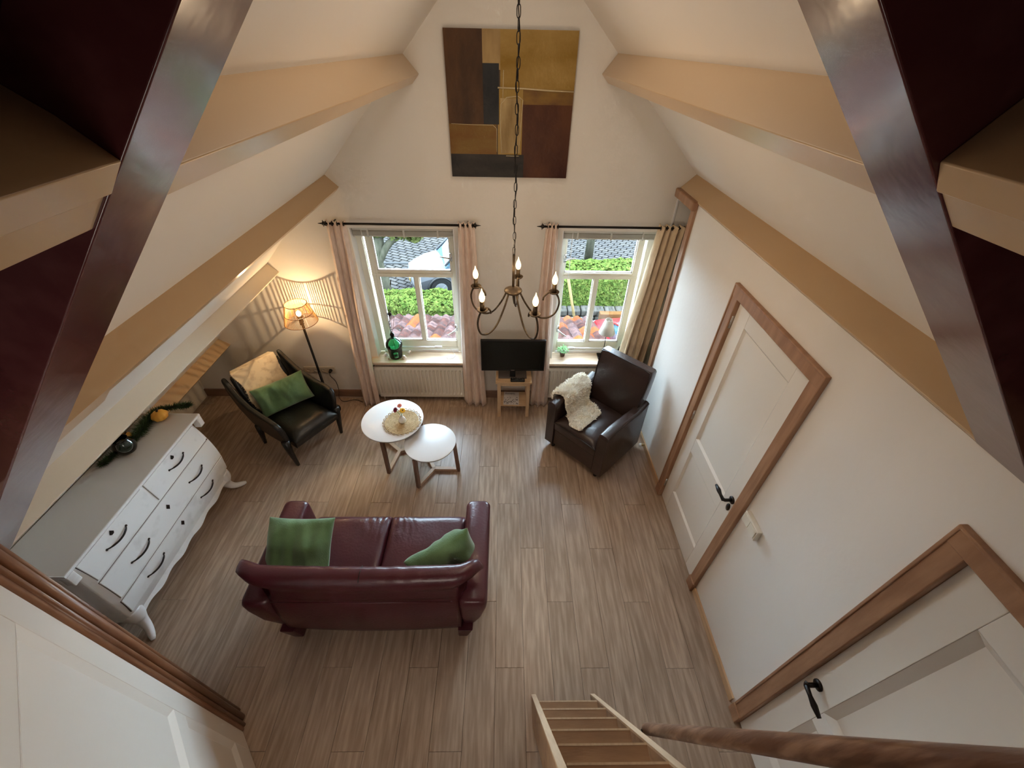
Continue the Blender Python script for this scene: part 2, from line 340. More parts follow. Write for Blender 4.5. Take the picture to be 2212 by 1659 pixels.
# ------------------------------------------------------------------ windows
def window(idx, W, lab, hinge_left):
    r = root('window_%d' % idx, lab, (0, 0, 0)); x0, x1 = W; z0, z1 = WZ
    s = 1 if hinge_left else -1
    def X(a): return x0 + a if hinge_left else x1 - a
    Wd = x1 - x0
    def fb(a0, a1, y0, y1, za, zb, mb):
        p, q = sorted((X(a0), X(a1))); mb.box(p, q, y0, y1, za, zb)
    f = MB()
    fb(0, .055, YF, YF + .10, z0, z1, f); fb(Wd - .05, Wd, YF, YF + .10, z0, z1, f)
    fb(.055, Wd - .05, YF, YF + .10, z1 - .05, z1, f); fb(.055, Wd - .05, YF, YF + .10, z0, z0 + .045, f)
    f.build('frame', FRAMEP, r, bevel=.004)
    li = MB(); fb(-.004, .004, YW - .004, YF, z0, z1, li); fb(Wd - .004, Wd + .004, YW - .004, YF, z0, z1, li)
    li.build('reveal_lining', WHITEP, r)
    g0, g1 = .135, Wd - .065      # glass range
    tz0, tz1 = 1.445, 1.505
    sa = MB(); y0, y1 = YF + .02, YF + .07
    fb(.075, g0, y0, y1, z0 + .05, tz0 + .03, sa); fb(g1, Wd - .045, y0, y1, z0 + .05, tz0 + .03, sa)
    fb(g0, g1, y0, y1, z0 + .05, .70, sa); fb(.075, Wd - .045, y0 - .006, y1, tz0, tz0 + .035, sa)
    mc = (g0 + g1) / 2 + .01
    fb(mc - .022, mc + .022, y0, y1, .70, tz0, sa)
    s1 = sa.build('lower_sash', FRAMEP, r, bevel=.004)
    sb = MB(); zt = z1 - .055
    fb(.075, g0, y0, y1, tz1 - .03, zt, sb); fb(g1, Wd - .045, y0, y1, tz1 - .03, zt, sb)
    fb(g0, g1, y0, y1, tz0 + .037, tz1, sb); fb(g0, g1, y0, y1, zt - .04, zt, sb)
    s2 = sb.build('upper_sash', FRAMEP, r, bevel=.004)
    yg = YF + .045
    for (a0, a1, za, zb, par) in ((g0, mc - .022, .70, tz0, s1), (mc + .022, g1, .70, tz0, s1), (g0, g1, tz1, zt - .04, s2)):
        p, q = sorted((X(a0), X(a1)))
        MB().add([(p, yg, za), (q, yg, za), (q, yg, zb), (p, yg, zb)], [(0, 1, 2, 3)]).build('pane', PANE, par)
        gb = MB(); e = .009
        gb.box(p, q, yg - .012, yg + .012, za, za + e); gb.box(p, q, yg - .012, yg + .012, zb - e, zb); gb.box(p, p + e, yg - .012, yg + .012, za, zb); gb.box(q - e, q, yg - .012, yg + .012, za, zb)
        gb.build('glazing_bead', WHITEP, par)
    # sill nose inside + stay bar + latches
    lw = MB(); fb(.055, Wd - .05, YF - .012, YF + .03, z0 + .0, z0 + .03, lw); lw.build('sill_strip', WHITEP, r, bevel=.003)
    st = MB(); xa, xb = X(.20), X(.62)
    st.tube([(xa, YF - .02, z0 + .075), (xb, YF - .03, z0 + .078)], .009, 8); st.sphere((xb, YF - .03, z0 + .078), .016, .014, .014, 10)
    st.box(min(xb, xb + s * .07), max(xb, xb + s * .07), YF - .04, YF - .02, z0 + .068, z0 + .09)
    st.build('stay_bar', WHITEP, r, smooth=True)
    for zz, up in ((1.66, .10), (.88, -.10)):
        la = MB(); xx = X(Wd - .055)
        la.box(xx - .012, xx + .012, YF - .012, YF + .02, zz - .035, zz + .035)
        la.tube([(xx, YF - .012, zz), (xx, YF - .04, zz), (xx - s * .035, YF - .045, zz + (.01 if up > 0 else -.03)), (xx - s * .095, YF - .045, zz + (.02 if up > 0 else -.07))], [.008, .009, .008, .005], 8)
        la.build('latch', STEEL, r, smooth=True)
    return r
window(1, W1, 'left window with cream frame and a green bottle on its sill', True)
window(2, W2, 'right window with cream frame behind the brown armchair', False)
def sill(name, x0, x1, lab):
    r = tag(MB().box(x0, x1, 3.59, YF + .0, .540, .570).build(name, SILLW, bevel=.004), lab, 'window sill'); return r
sill('window_sill', -1.435, -.385, 'pale pine window sill carrying the green bottle and shells')
sill('window_sill', .445, 1.455, 'pale pine window sill carrying the white-shaded lamp and potted plant')
for x0, x1, n, lab in ((-1.43, -.40, 4, 'left'), (.46, 1.45, 4, 'right')):
    r = root('trim_12' if n and lab == 'left' else 'trim_13', 'dark slate strip under the %s window sill' % lab)
    wd = (x1 - x0) / n
    for i in range(n): MB().box(x0 + i * wd + .002, x0 + (i + 1) * wd - .002, 3.672, YW - .001, .42, .538).build('slate', SLATE, r, bevel=.002)

def blind(x0, x1, lab):
    t = thing('venetian_blind', lab, 'blind', ((x0 + x1) / 2, YF - .055, 1.955)); w_ = (x1 - x0) / 2 - .012
    MB().box(-w_, w_, -.02, .02, -.028, .0).build('head_rail', mat('blind_grey', (.60, .60, .55), .4), t, bevel=.003)
    for k in range(9): 
        MB().box(-w_, w_, -.021, .021, -.034 - k * .0042, -.032 - k * .0042).build('slat', mat('slat_grey', (.66, .66, .60), .4), t)
    MB().box(-w_, w_, -.02, .02, -.082, -.07).build('bottom_rail', MATS['blind_grey'], t, bevel=.003)
    for q in (-.7, .02, .7): MB().box(q * w_ - .008, q * w_ + .008, -.026, -.021, -.086, .0).build('bracket', MATS['blind_grey'], t)
    MB().tube([(-w_ + .08, -.026, -.02), (-w_ + .083, -.024, -.45)], .003, 6).build('tilt_wand', WHITEP, t)
blind(*W1, 'raised grey venetian blind at the head of the left window')
blind(*W2, 'raised grey venetian blind at the head of the right window')

# ------------------------------------------------------------------ curtain rods and curtains
def rod(x0, x1, lab, flip):
    t = thing('curtain_rod', lab, 'curtain rod', ((x0 + x1) / 2, 3.60, 2.03)); h = (x1 - x0) / 2
    MB().tube([(-h, 0, 0), (h, 0, 0)], .010, 10).build('pole', BLACKM, t, smooth=True)
    for s in ((-1, 1) if not flip else (-1,)):
        m = MB().tube([(s * h, 0, 0), (s * (h + .01), 0, 0), (s * (h + .022), 0, 0), (s * (h + .03), 0, 0), (s * (h + .065), 0, 0)], [.011, .018, .018, .008, .002], 8)
        for a in (0, pi / 2, pi, 3 * pi / 2): m.tube([(s * (h + .02), 0, 0), (s * (h + .02), cos(a) * .028, sin(a) * .028)], [.008, .002], 6)
        m.build('finial', BLACKM, t)
    for q in (-h + .05, h - .05): MB().tube([(q, 0, 0), (q, .10, 0)], .006, 8).build('bracket', BLACKM, t, smooth=True)
rod(-1.52, -.27, 'black iron curtain rod over the left window', False)
rod(.34, 1.53, 'black iron curtain rod over the right window', True)
def curtain(xt0, xt1, xb0, xb1, nf, lab, m=CURT, amp=.03, ztop=2.05, zb=.015, y0=3.60, seed=0, ybot=None, dsp=.0):
    W_ = (xt0 + xt1) / 2
    t = thing('curtain', lab, 'curtain', (W_, y0, 0), group=None)
    yb = (ybot if ybot is not None else y0)
    def fn(u, v):
        z = ztop + (zb - ztop) * v
        e = v ** 0.8
        x = (xt0 + (xt1 - xt0) * u) * (1 - e) + (xb0 + (xb1 - xb0) * u) * e
        a = amp * (1.0 + .5 * v) * (0.75 + .25 * sin(seed + u * 9))
        ph = u * nf * 2 * pi + seed
        y = y0 + (yb - y0) * e + a * sin(ph + .5 * sin(3 * v + seed)) + .006 * sin(13 * v + 7 * u)
        x += .35 * a * sin(2 * ph) + .006 * sin(5 * v + seed)
        if v < .03: z += .008 * sin(ph * 1.0)
        return (x - W_, y - y0, z)
    MB().grid(fn, nf * 14, 30).build('cloth', m, t, smooth=True, solid=.004)
    for k in range(nf + 1):
        q = (k + .25) / (nf + .5); x = xt0 + (xt1 - xt0) * q - W_
        ring = [(x + .004 * (k % 2), cos(a) * .017, 2.03 + sin(a) * .017) for a in [i * pi / 6 for i in range(13)]]
        MB().tube(ring, .0035, 6, caps=False).build('ring', BLACKM, t, smooth=True)
curtain(-1.53, -1.36, -1.60, -1.42, 3, 'pinkish linen curtain at the far left of the left window', seed=.4, ybot=3.545)
curtain(-.40, -.27, -.44, -.20, 3, 'pinkish linen curtain between the left window and the television', seed=1.7, ybot=3.545)
curtain(.36, .46, .30, .50, 3, 'pinkish linen curtain between the television and the right window', seed=2.9, ybot=3.545)
curtain(1.33, 1.56, 1.16, 1.46, 4, 'sand-coloured lined curtain hanging into the recess at the right', m=CURT2, seed=.9, ybot=3.50, amp=.035)

# ------------------------------------------------------------------ radiators
def radiator(x0, x1, lab):
    t = thing('radiator', lab, 'radiator', ((x0 + x1) / 2, 3.64, .075)); h = (x1 - x0) / 2; H = .415
    n = int((x1 - x0) / .042)
    pts = []
    for i in range(n):
        a = -h + .02 + (2 * h - .04) * i / n; d = (2 * h - .04) / n
        pts += [(a, -.034), (a + d * .28, -.034), (a + d * .42, -.019), (a + d * .72, -.019), (a + d * .86, -.034)]
    pts.append((h - .02, -.034))
    m = MB(); rows = [(.03, 0), (.055, 1), (H - .055, 1), (H - .03, 0)]
    vs = []
    for z, g in rows:
        for x, y in pts: vs.append((x, y if g else -.034, z))
    k = len(pts); fs = [(r * k + i, r * k + i + 1, (r + 1) * k + i + 1, (r + 1) * k + i) for r in range(3) for i in range(k - 1)]
    m.add(vs, fs); m.box(-h, h, -.034, .03, 0, .03); m.box(-h, h, -.034, .03, H - .03, H); m.box(-h, -h + .02, -.034, .03, 0, H); m.box(h - .02, h, -.034, .03, 0, H)
    m.build('panel', RAD, t)
    g = MB()
    for i in range(int((x1 - x0) / .03)): g.box(-h + .02 + i * .03, -h + .03 + i * .03, -.02, .02, H, H + .006)
    g.box(-h, h, -.032, -.022, H, H + .006); g.box(-h, h, .018, .028, H, H + .006)
    g.build('top_grille', RAD, t)
    for s in (-1, 1): MB().tube([(s * (h - .05), 0, .0), (s * (h - .05), 0, -.075)], .008, 8).build('pipe', RAD, t, smooth=True)
    return t
radiator(-1.43, -.405, 'ribbed cream radiator under the left window')
radiator(.46, 1.44, 'ribbed cream radiator behind the brown armchair')

# ------------------------------------------------------------------ doors
def door_right(idx, D, lab, panels, handle_y, handle_z, key, down):
    y0, y1, zt = D; r = root('door_%d' % idx, lab)
    c = MB(); wv = .078
    for a, b in ((y0 - wv + .018, y0 + .018), (y1 - .018, y1 + wv - .018)): c.box(XR - .022, XR + .02, a, b, .09, zt + wv - .018)
    c.box(XR - .024, XR + .02, y0 - wv + .018, y1 + wv - .018, zt - .018, zt + wv - .018)
    c.build('casing', CASE, r, bevel=.006)
    g = MB()
    for a in (y0 - wv + .014, y1 + wv - .028): g.box(XR - .027, XR + .002, a, a + .014, .101, zt + wv - .014)
    g.box(XR - .0275, XR + .002, y0 - wv + .0145, y1 + wv - .0145, zt + wv - .028, zt + wv - .0135)
    g.build('casing_moulding', CASE, r, bevel=.004)
    for a, b in ((y0 - wv + .014, y0 + .018), (y1 - .018, y1 + wv - .014)): MB().box(XR - .032, XR + .02, a, b, 0, .10).build('plinth_block', CASE, r, bevel=.003)
    lf = MB(); X0, X1 = XR + .006, XR + .046; ys = sorted([y0 + .018, y1 - .018]); zs = [0.008, zt - .02]
    pz = sorted(panels); pa, pb = pz[0][0], pz[0][1]
    lf.box(X0, X1, ys[0], pa, zs[0], zs[1]); lf.box(X0, X1, pb, ys[1], zs[0], zs[1])
    edges = [zs[0]] + sum([[p[2], p[3]] for p in sorted(panels, key=lambda p: p[2])], []) + [zs[1]]
    for i in range(0, len(edges), 2): lf.box(X0, X1, pa, pb, edges[i], edges[i + 1])
    leaf = lf.build('leaf', DOORP, r, bevel=.003)
    for (a, b, za, zb) in panels:
        d = .036 if idx == 2 else .016
        m = MB()
        o_ = [(a, za), (b, za), (b, zb), (a, zb)]; i_ = [(a + d, za + d), (b - d, za + d), (b - d, zb - d), (a + d, zb - d)]
        m.add([(X0 + .001, y, z) for y, z in o_] + [(X0 + (.022 if idx == 2 else .013), y, z) for y, z in i_], [(0, 1, 5, 4), (1, 2, 6, 5), (2, 3, 7, 6), (3, 0, 4, 7), (4, 5, 6, 7)])
        m.build('panel', DOORP, leaf)
    h = MB(); hy, hz = handle_y, handle_z; s = 1
    h.tube([(X0, hy, hz), (X0 - .008, hy, hz)], .026, 16); h.tube([(X0 - .006, hy, hz), (X0 - .05, hy, hz), (X0 - .062, hy + .01 * s, hz)], [.011, .011, .012], 10)
    if down: pth = [(X0 - .06, hy, hz), (X0 - .062, hy - .04, hz - .005), (X0 - .06, hy - .075, hz - .012), (X0 - .058, hy - .12, hz - .02)]
    else: pth = [(X0 - .06, hy, hz), (X0 - .062, hy + .04, hz + .002), (X0 - .06, hy + .075, hz + .003), (X0 - .058, hy + .12, hz + .0)]
    h.tube(pth, [.012, .010, .015, .009], 10)
    h.build('door_handle', BLACKM, leaf, smooth=True)
    if key:
        k = MB().lathe([(.001, 0), (.022, .0), (.022, .006), (.001, .008)], 16, sx=.8, sy=1.4); k.xf(Matrix.Translation((X0, hy + .0, hz - .075)) @ Matrix.Rotation(-pi / 2, 4, 'Y') @ Matrix.Rotation(pi / 2, 4, 'Z'))
        k.build('keyhole_plate', BLACKM, leaf, smooth=True)
    return r, leaf
r1, l1 = door_right(1, D1, 'white two-panel door with black handle in the middle of the right wall', [(1.655, 2.18, .25, .77), (1.655, 2.18, .915, 1.905)], 1.575, .99, True, False)
for z in (1.87, 1.04, .2):
    MB().tube([(XR - .004, D1[1] - .014, z - .045), (XR - .004, D1[1] - .014, z + .045)], .009, 10).build('hinge', STEEL, r1, smooth=True)
door_right(2, D2, 'white panelled door with black handle at the lower right', [(-.04, .495, .22, .775), (-.04, .495, .89, 1.86)], .585, .955, False, True)
# diagonal wall with the door at the lower left
ang = atan2(-.73, .68)
d3 = root('wall_diagonal', 'short diagonal wall holding the lower left door', (-1.583, .658, 0), ang)
m = MB(); m.box(-.09, .0, -.10, -.02, 0, 2.2); m.box(.0, 1.0, -.10, -.02, 2.05, 2.2); m.box(.87, 1.0, -.10, -.02, 0, 2.2)
# local x runs along the wall towards the viewer, local +y faces the room
m.build('wall_face', PL, d3)
d3r = root('door_3', 'white panelled door with brown casing at the lower left', (-1.583, .658, 0), ang)
m = MB().box(-.10, .045, -.12, .0, 0, 2.05); m.build('casing', CASED, d3r, bevel=.012, seg=3)
m = MB(); m.tube([(-.035, .0, 0), (-.035, .0, 2.05)], .022, 12); m.tube([(.012, .0, 0), (.012, .0, 2.05)], .012, 12); m.tube([(-.085, .0, 0), (-.085, .0, 2.05)], .012, 12)
m.build('casing_moulding', CASED, d3r, smooth=True)
Y0 = -.012
m = MB(); PA, PB = .165, .735
m.box(.045, PA, Y0 - .04, Y0, .008, 2.03); m.box(PB, .86, Y0 - .04, Y0, .008, 2.03)
for a, b in ((.008, .22), (.79, .90), (1.86, 2.03)): m.box(PA, PB, Y0 - .04, Y0, a, b)
leaf3 = m.build('leaf', DOORP, d3r, bevel=.003)
for za, zb in ((.22, .79), (.90, 1.86)):
    d = .035; m = MB(); o_ = [(PA, za), (PB, za), (PB, zb), (PA, zb)]; i_ = [(PA + d, za + d), (PB - d, za + d), (PB - d, zb - d), (PA + d, zb - d)]
    m.add([(x, Y0 - .001, z) for x, z in o_] + [(x, Y0 - .016, z) for x, z in i_], [(0, 1, 5, 4), (1, 2, 6, 5), (2, 3, 7, 6), (3, 0, 4, 7), (4, 5, 6, 7)]); m.build('panel', DOORP, leaf3)

# ------------------------------------------------------------------ soft helpers
def pillow(w_, h_, t_, seed=0, n=40, wr=.030, pin=.06):
    """cushion lying in the xy plane, puffed in z"""
    m = MB()
    def side(sg):
        def fn(u, v):
            a, b = 2 * u - 1, 2 * v - 1
            ea = 1 - pin * (1 - b * b) * 0 ; 
            x = a * w_ / 2 * (1 - pin * (1 - b * b) * abs(a) ** 3); y = b * h_ / 2 * (1 - pin * (1 - a * a) * abs(b) ** 3)
            e = max(0, (1 - a ** 4) * (1 - b ** 4)) ** .55
            q = noise.noise(Vector((x * 6 + seed, y * 6, sg * 3))) * wr * 2 + noise.noise(Vector((x * 14 + seed, y * 5 + x * 9, sg))) * wr
            return (x, y, sg * (e * t_ / 2 + q * e))
        return fn
    m.grid(side(1), n, n); m.grid(side(-1), n, n)
    bm = m
    return m
def weld(o):
    bm = bmesh.new(); bm.from_mesh(o.data); bmesh.ops.remove_doubles(bm, verts=bm.verts, dist=1e-4); bmesh.ops.recalc_face_normals(bm, faces=bm.faces); bm.to_mesh(o.data); bm.free(); return o
def cushion(name, lab, loc, rot, w_, h_, t_, seed, group=None):
    o = weld(pillow(w_, h_, t_, seed).build(name, GREEN, smooth=True, sub=1)); o.location = loc; o.rotation_euler = rot
    return tag(o, lab, 'cushion', group)
def fleece(name, fn, nu, nv, m, nb, ln, thick=.02, inside=None, seed=1):
    """sheepskin: thick sheet fn(u,v)->point plus many short locks of wool"""
    rnd = random.Random(seed); mb = MB()
    P = lambda u, v: Vector(fn(u, v))
    def nrm(u, v):
        e = .01; a = P(min(u + e, 1), v) - P(max(u - e, 0), v); b = P(u, min(v + e, 1)) - P(u, max(v - e, 0)); return a.cross(b).normalized()
    def top(u, v):
        ed = min(u, 1 - u, v, 1 - v) * 8; ed = min(1, max(0, ed)) ** .5
        p = P(u, v); return p + nrm(u, v) * (thick * ed * (1 + .6 * noise.noise(p * 22)))
    mb.grid(top, nu, nv); mb.grid(lambda u, v: P(u, v), nu, nv)
    for _ in range(nb):
        u, v = rnd.random(), rnd.random(); p = top(u, v); n = nrm(u, v)
        r = Vector((rnd.uniform(-1, 1), rnd.uniform(-1, 1), rnd.uniform(-1, 1)))
        d = (n + r * .75).normalized() * ln * rnd.uniform(.6, 1.3); s = n.cross(r).normalized() * ln * .22
        mid = p + d * .6 + s.cross(n).normalized() * ln * .15
        o_ = p - n * .004
        mb.add([o_ - s, o_ + s, mid + s * .7, mid - s * .7, p + d], [(0, 1, 2, 3), (3, 2, 4)])
    o = mb.build(name, m, smooth=True); return o

# ------------------------------------------------------------------ sofa
so = thing('sofa', 'small burgundy leather sofa seen from behind in the middle of the room', 'sofa', (-.85, 1.50, 0))
def rrect(cx, cy, hx, hy, z, r=.03, n=4, sk=0):
    out = []
    for qx, qy, a0 in ((1, 1, 0), (-1, 1, pi / 2), (-1, -1, pi), (1, -1, 3 * pi / 2)):
        for k in range(n + 1):
            a = a0 + pi / 2 * k / n; out.append((cx + qx * (hx - r) + r * cos(a), cy + qy * (hy - r) + r * sin(a), z + sk * (qy * (hy - r) + r * sin(a))))
    return out
MB().loft([rrect(0, .02, .58, .33, z, .05) for z in (.13, .16, .27)] ).build('base', SOFA, so, bevel=.01)
for s in (-1, 1):
    def seatfn(u, v, s=s):
        x = s * (.004 + .565 * u); y = .36 - .62 * v
        e = 1 - abs(2 * u - 1) ** 20
        z = .425 + .02 * (1 - (2 * v - 1) ** 2) * e - .012 * (1 - e)
        if v < .12: z -= .07 * (1 - v / .12) ** 2; y = .36 - .62 * v + .0 
        wr = math.exp(-((u - .12) / .22) ** 2) * .006 * sin(x * 130 + 8 * noise.noise(Vector((x * 9, y * 7, 0)))) * (1 - min(1, v * 2))
        return (x, y, z + wr + .004 * noise.noise(Vector((x * 8, y * 8, 2))))
    m = MB(); NU, NV = 40, 24
    m.grid(seatfn, NU, NV)
    for vv in (0, 1): m.grid(lambda u, v, vv=vv: tuple(Vector(seatfn(u, vv)) * (1 - v) + Vector((s * (.004 + .565 * u), .36 - .62 * vv - (.0 if vv else -.0), .26)) * v), NU, 3)
    for uu in (0, 1): m.grid(lambda u, v, uu=uu: tuple(Vector(seatfn(uu, u)) * (1 - v) + Vector((s * (.004 + .565 * uu), .36 - .62 * u, .26)) * v), NV, 3)
    weld(m.build('seat_cushion', SOFA, so, smooth=True))
# arms: tapering slabs that flare outwards towards the top
for s in (-1, 1):
    secs = []
    for z, cx, hx, y0, y1 in ((.10, .60, .045, -.30, .27), (.20, .625, .055, -.35, .31), (.35, .645, .070, -.385, .335), (.50, .665, .085, -.395, .345), (.565, .668, .088, -.395, .343), (.59, .668, .080, -.387, .335), (.60, .668, .066, -.375, .32)):
        secs.append(rrect(s * cx, (y0 + y1) / 2, hx, (y1 - y0) / 2, z, .04, 5, sk=.035))
    MB().loft(secs).build('arm', SOFA, so, smooth=True)
# backrest: rolled top that bends forward at both ends into wings
NB = 44; rings = []
prof = [(.13, -.345, .03), (.22, -.355, .045), (.40, -.345, .06), (.56, -.325, .06), (.64, -.312, .045), (.68, -.31, .05), (.74, -.305, .062), (.775, -.30, .05), (.79, -.295, .02)]
def backpt(u, k):
    pass
m = MB(); R_ = []
for i in range(NB + 1):
    u = i / NB * 2 - 1; a = abs(u)
    top = 1.0
    endz = max(0, a - .80) / .20
    ring = []
    front = [(z, y + t) for z, y, t in prof]; back_ = [(z, y - t) for z, y, t in reversed(prof)]
    for z, y in front + back_:
        tz = min(1, max(0, (z - .62) / .15))
        hw = .575 + .185 * tz                       # wings reach over the arms near the top
        x = u * hw - .03 * tz
        yy = y + endz ** 1.5 * .075 * tz + .02 * (a ** 2)
        rnd_ = sqrt(max(0.0, 1 - endz ** 4 * .96)) if tz > 0 else 1
        zz = z if tz == 0 else .70 + (z - .70) * rnd_
        yc = -.305 + endz ** 1.5 * .075 * tz
        yy = yc + (yy - yc) * (rnd_ if tz > 0 else 1)
        wr = .004 * math.exp(-((a - .25) / .35) ** 2) * sin(x * 120 + 5 * noise.noise(Vector((x * 11, 0, z * 3)))) if z > .72 else 0
        ring.append((x, yy, zz + wr))
    R_.append(ring)
m.loft(R_).build('backrest', SOFA, so, smooth=True)
MB().tube([(0.0, -.235, .60), (0.0, -.238, .70), (0, -.25, .78), (0, -.30, .797), (0, -.352, .78)], .003, 6).build('back_seam', PIPE, so, smooth=True)
m = MB().tube([(-.55, -.392, .615), (0, -.395, .612), (.55, -.392, .615)], .004, 6).build('back_piping', SOFA, so, smooth=True)
for sx in (-1, 1):
    for sy, yy in ((-1, -.33), (1, .26)):
        MB().loft([rrect(sx * .575, yy, .035, .035, 0, .01, 2), rrect(sx * .60, yy + .0, .05, .06, .16, .01, 2)]).build('leg', SOFA, so, bevel=.004)
cushion('cushion', 'square green velvet cushion at the left end of the burgundy sofa', (-1.37, 1.455, .585), (radians(38), radians(4), radians(2)), .44, .44, .14, 3)
cushion('cushion', 'green velvet cushion leaning at the right end of the burgundy sofa', (-.385, 1.41, .555), (radians(80), radians(-14), radians(24)), .46, .35, .16, 9)

# ------------------------------------------------------------------ brown armchair
ba = thing('armchair', 'high-backed dark brown leather armchair in front of the right window', 'armchair', (.915, 2.945, 0), radians(-46))
MB().box(-.25, .25, -.30, .30, .07, .30).build('base', BRL, ba, bevel=.02)
def sfn(u, v):
    x = -.245 + .49 * u; y = -.345 + .52 * v
    e = (1 - abs(2 * u - 1) ** 6) * (1 - (1 - min(1, v * 6)) ** 3 * .8)
    return (x, y, .385 + .055 * e + .012 * sin(pi * v) * e + .005 * noise.noise(Vector((x * 9, y * 9, 4))))
m = MB().grid(sfn, 24, 24)
m.grid(lambda u, v: tuple(Vector(sfn(u, 0)) * (1 - v) + Vector((-.245 + .49 * u, -.335, .29)) * v), 24, 3)
for uu in (0, 1): m.grid(lambda u, v, uu=uu: tuple(Vector(sfn(uu, u)) * (1 - v) + Vector((-.245 + .49 * uu, -.345 + .52 * u, .29)) * v), 24, 3)
sc = weld(m.build('seat_cushion', BRL, ba, smooth=True))
MB().tube([(-.245, -.342, .388)] + [(-.245 + .49 * k / 8, -.349, sfn(k / 8, 0)[2]) for k in range(9)] + [(.245, -.342, .388)], .005, 6).build('piping', PIPE, sc, smooth=True)
MB().box(-.245, .245, -.335, -.30, .085, .29).build('front_panel', BRL, ba, bevel=.012)
for s in (-1, 1):
    def asec(y, zt, zb, w_, xo):
        r = .028; x0, x1 = s * xo, s * (xo + w_)
        pts = []
        for qx, qz, a0 in ((1, 1, 0), (-1, 1, pi / 2)):
            for k in range(5):
                a = a0 + pi / 2 * k / 4; cx = (x0 + x1) / 2 + qx * (w_ / 2 - r); pts.append((cx + r * cos(a), y, zt - r + r * sin(a)))
        cx = (x0 + x1) / 2
        pts += [(cx - w_ / 2, y, zb), (cx + w_ / 2, y, zb)]
        return pts
    ys = [(-.345, .575, .08), (-.335, .60, .075), (-.20, .612, .06), (.0, .60, .06), (.15, .585, .06), (.27, .60, .06), (.33, .62, .06)]
    arm = MB().loft([asec(y, zt, zb, .098, .248) for y, zt, zb in ys]).build('arm', BRL, ba, smooth=True, bevel=.008)
    MB().tube([(s * (.248 + .095), y, zt - .02) for y, zt, zb in ys], .0045, 6).build('piping', PIPE, arm, smooth=True)
# tall back, leaning, slightly waisted
bs_ = []
for z, yc, t, hx in ((.25, .235, .065, .255), (.45, .255, .07, .262), (.60, .28, .07, .272), (.74, .305, .066, .278), (.88, .325, .06, .28), (.945, .334, .056, .278), (.965, .336, .046, .27)):
    bs_.append(rrect(.03, yc, hx, t, z, .022, 4, sk=-.10 if z > .9 else 0))
bk = MB().loft(bs_).build('backrest', BRL, ba, smooth=True, bevel=.006)
MB().tube([(.03 + x, y, z) for x, y, z in [(-.25, .19, .45), (-.262, .21, .60), (-.268, .24, .74), (-.27, .265, .88), (-.262, .278, .956), (-.2, .284, .967), (.2, .284, .967), (.262, .278, .956), (.27, .265, .88), (.268, .24, .74), (.262, .21, .60), (.25, .19, .45)]], .005, 6).build('piping', PIPE, bk, smooth=True)
for sx in (-1, 1):
    for yy in (-.29, .27): MB().tube([(sx * .27, yy, 0), (sx * .27, yy, .09)], [.018, .026], 10).build('foot', BLACKP, ba, smooth=True)
ca, sa_ = cos(radians(-46)), sin(radians(-46))
def bloc(x, y, z): return (.915 + ca * x - sa_ * y, 2.945 + sa_ * x + ca * y, z)
def hide1(u, v):
    # u across: from outside the left arm, over it and down on to the seat; v along the arm
    path = [(-.372, .54), (-.365, .628), (-.30, .640), (-.235, .615), (-.205, .53), (-.165, .472), (-.08, .462), (.04, .465)]
    q = u * (len(path) - 1); i = min(int(q), len(path) - 2); f = q - i; f = f * f * (3 - 2 * f) * .5 + f * .5
    x = path[i][0] * (1 - f) + path[i + 1][0] * f; z = path[i][1] * (1 - f) + path[i + 1][1] * f
    ce = -.02 - .14 * max(0, u - .35) / .65; hw = .215 - .06 * math.exp(-((u - .62) / .16) ** 2) - (.07 * max(0, u - .88) / .12)
    y = ce + (2 * v - 1) * (hw + .015 * sin(u * 14))
    return bloc(x, y, z)
o = fleece('sheepskin', hide1, 40, 34, WOOL, 9000, .022, .022, seed=3); tag(o, 'cream sheepskin draped over the arm of the brown armchair', 'sheepskin')

# ------------------------------------------------------------------ black armchair
TH = radians(57); bc = thing('armchair', 'low black leather armchair with splayed legs by the floor lamp', 'armchair', (-2.09, 3.03, 0), TH)
def cloc(x, y, z): return (-2.09 + cos(TH) * x - sin(TH) * y, 3.03 + sin(TH) * x + cos(TH) * y, z)
def s2(u, v):
    x = -.235 + .47 * u; y = -.36 + .56 * v; e = (1 - abs(2 * u - 1) ** 6) * (1 - (1 - min(1, v * 5)) ** 2)
    return (x, y, .35 + .075 * e - .05 * v + .003 * noise.noise(Vector((x * 14, y * 8, 4))))
m = MB().grid(s2, 24, 20)
m.grid(lambda u, v: tuple(Vector(s2(u, 0)) * (1 - v) + Vector((-.235 + .47 * u, -.34, .27)) * v), 24, 3)
for uu in (0, 1): m.grid(lambda u, v, uu=uu: tuple(Vector(s2(uu, u)) * (1 - v) + Vector((-.235 + .47 * uu, -.345 + .52 * u, .26)) * v), 20, 3)
weld(m.build('seat', BLL, bc, smooth=True))
MB().box(-.225, .225, -.30, .22, .22, .285).build('seat_frame', BLL, bc, bevel=.015)
MB().loft([rrect(0, y, hx, .035, z, .03, 4) for z, y, hx in ((.26, .19, .22), (.45, .27, .235), (.62, .34, .245), (.76, .395, .24), (.80, .41, .21))]).build('backrest', BLL, bc, smooth=True)
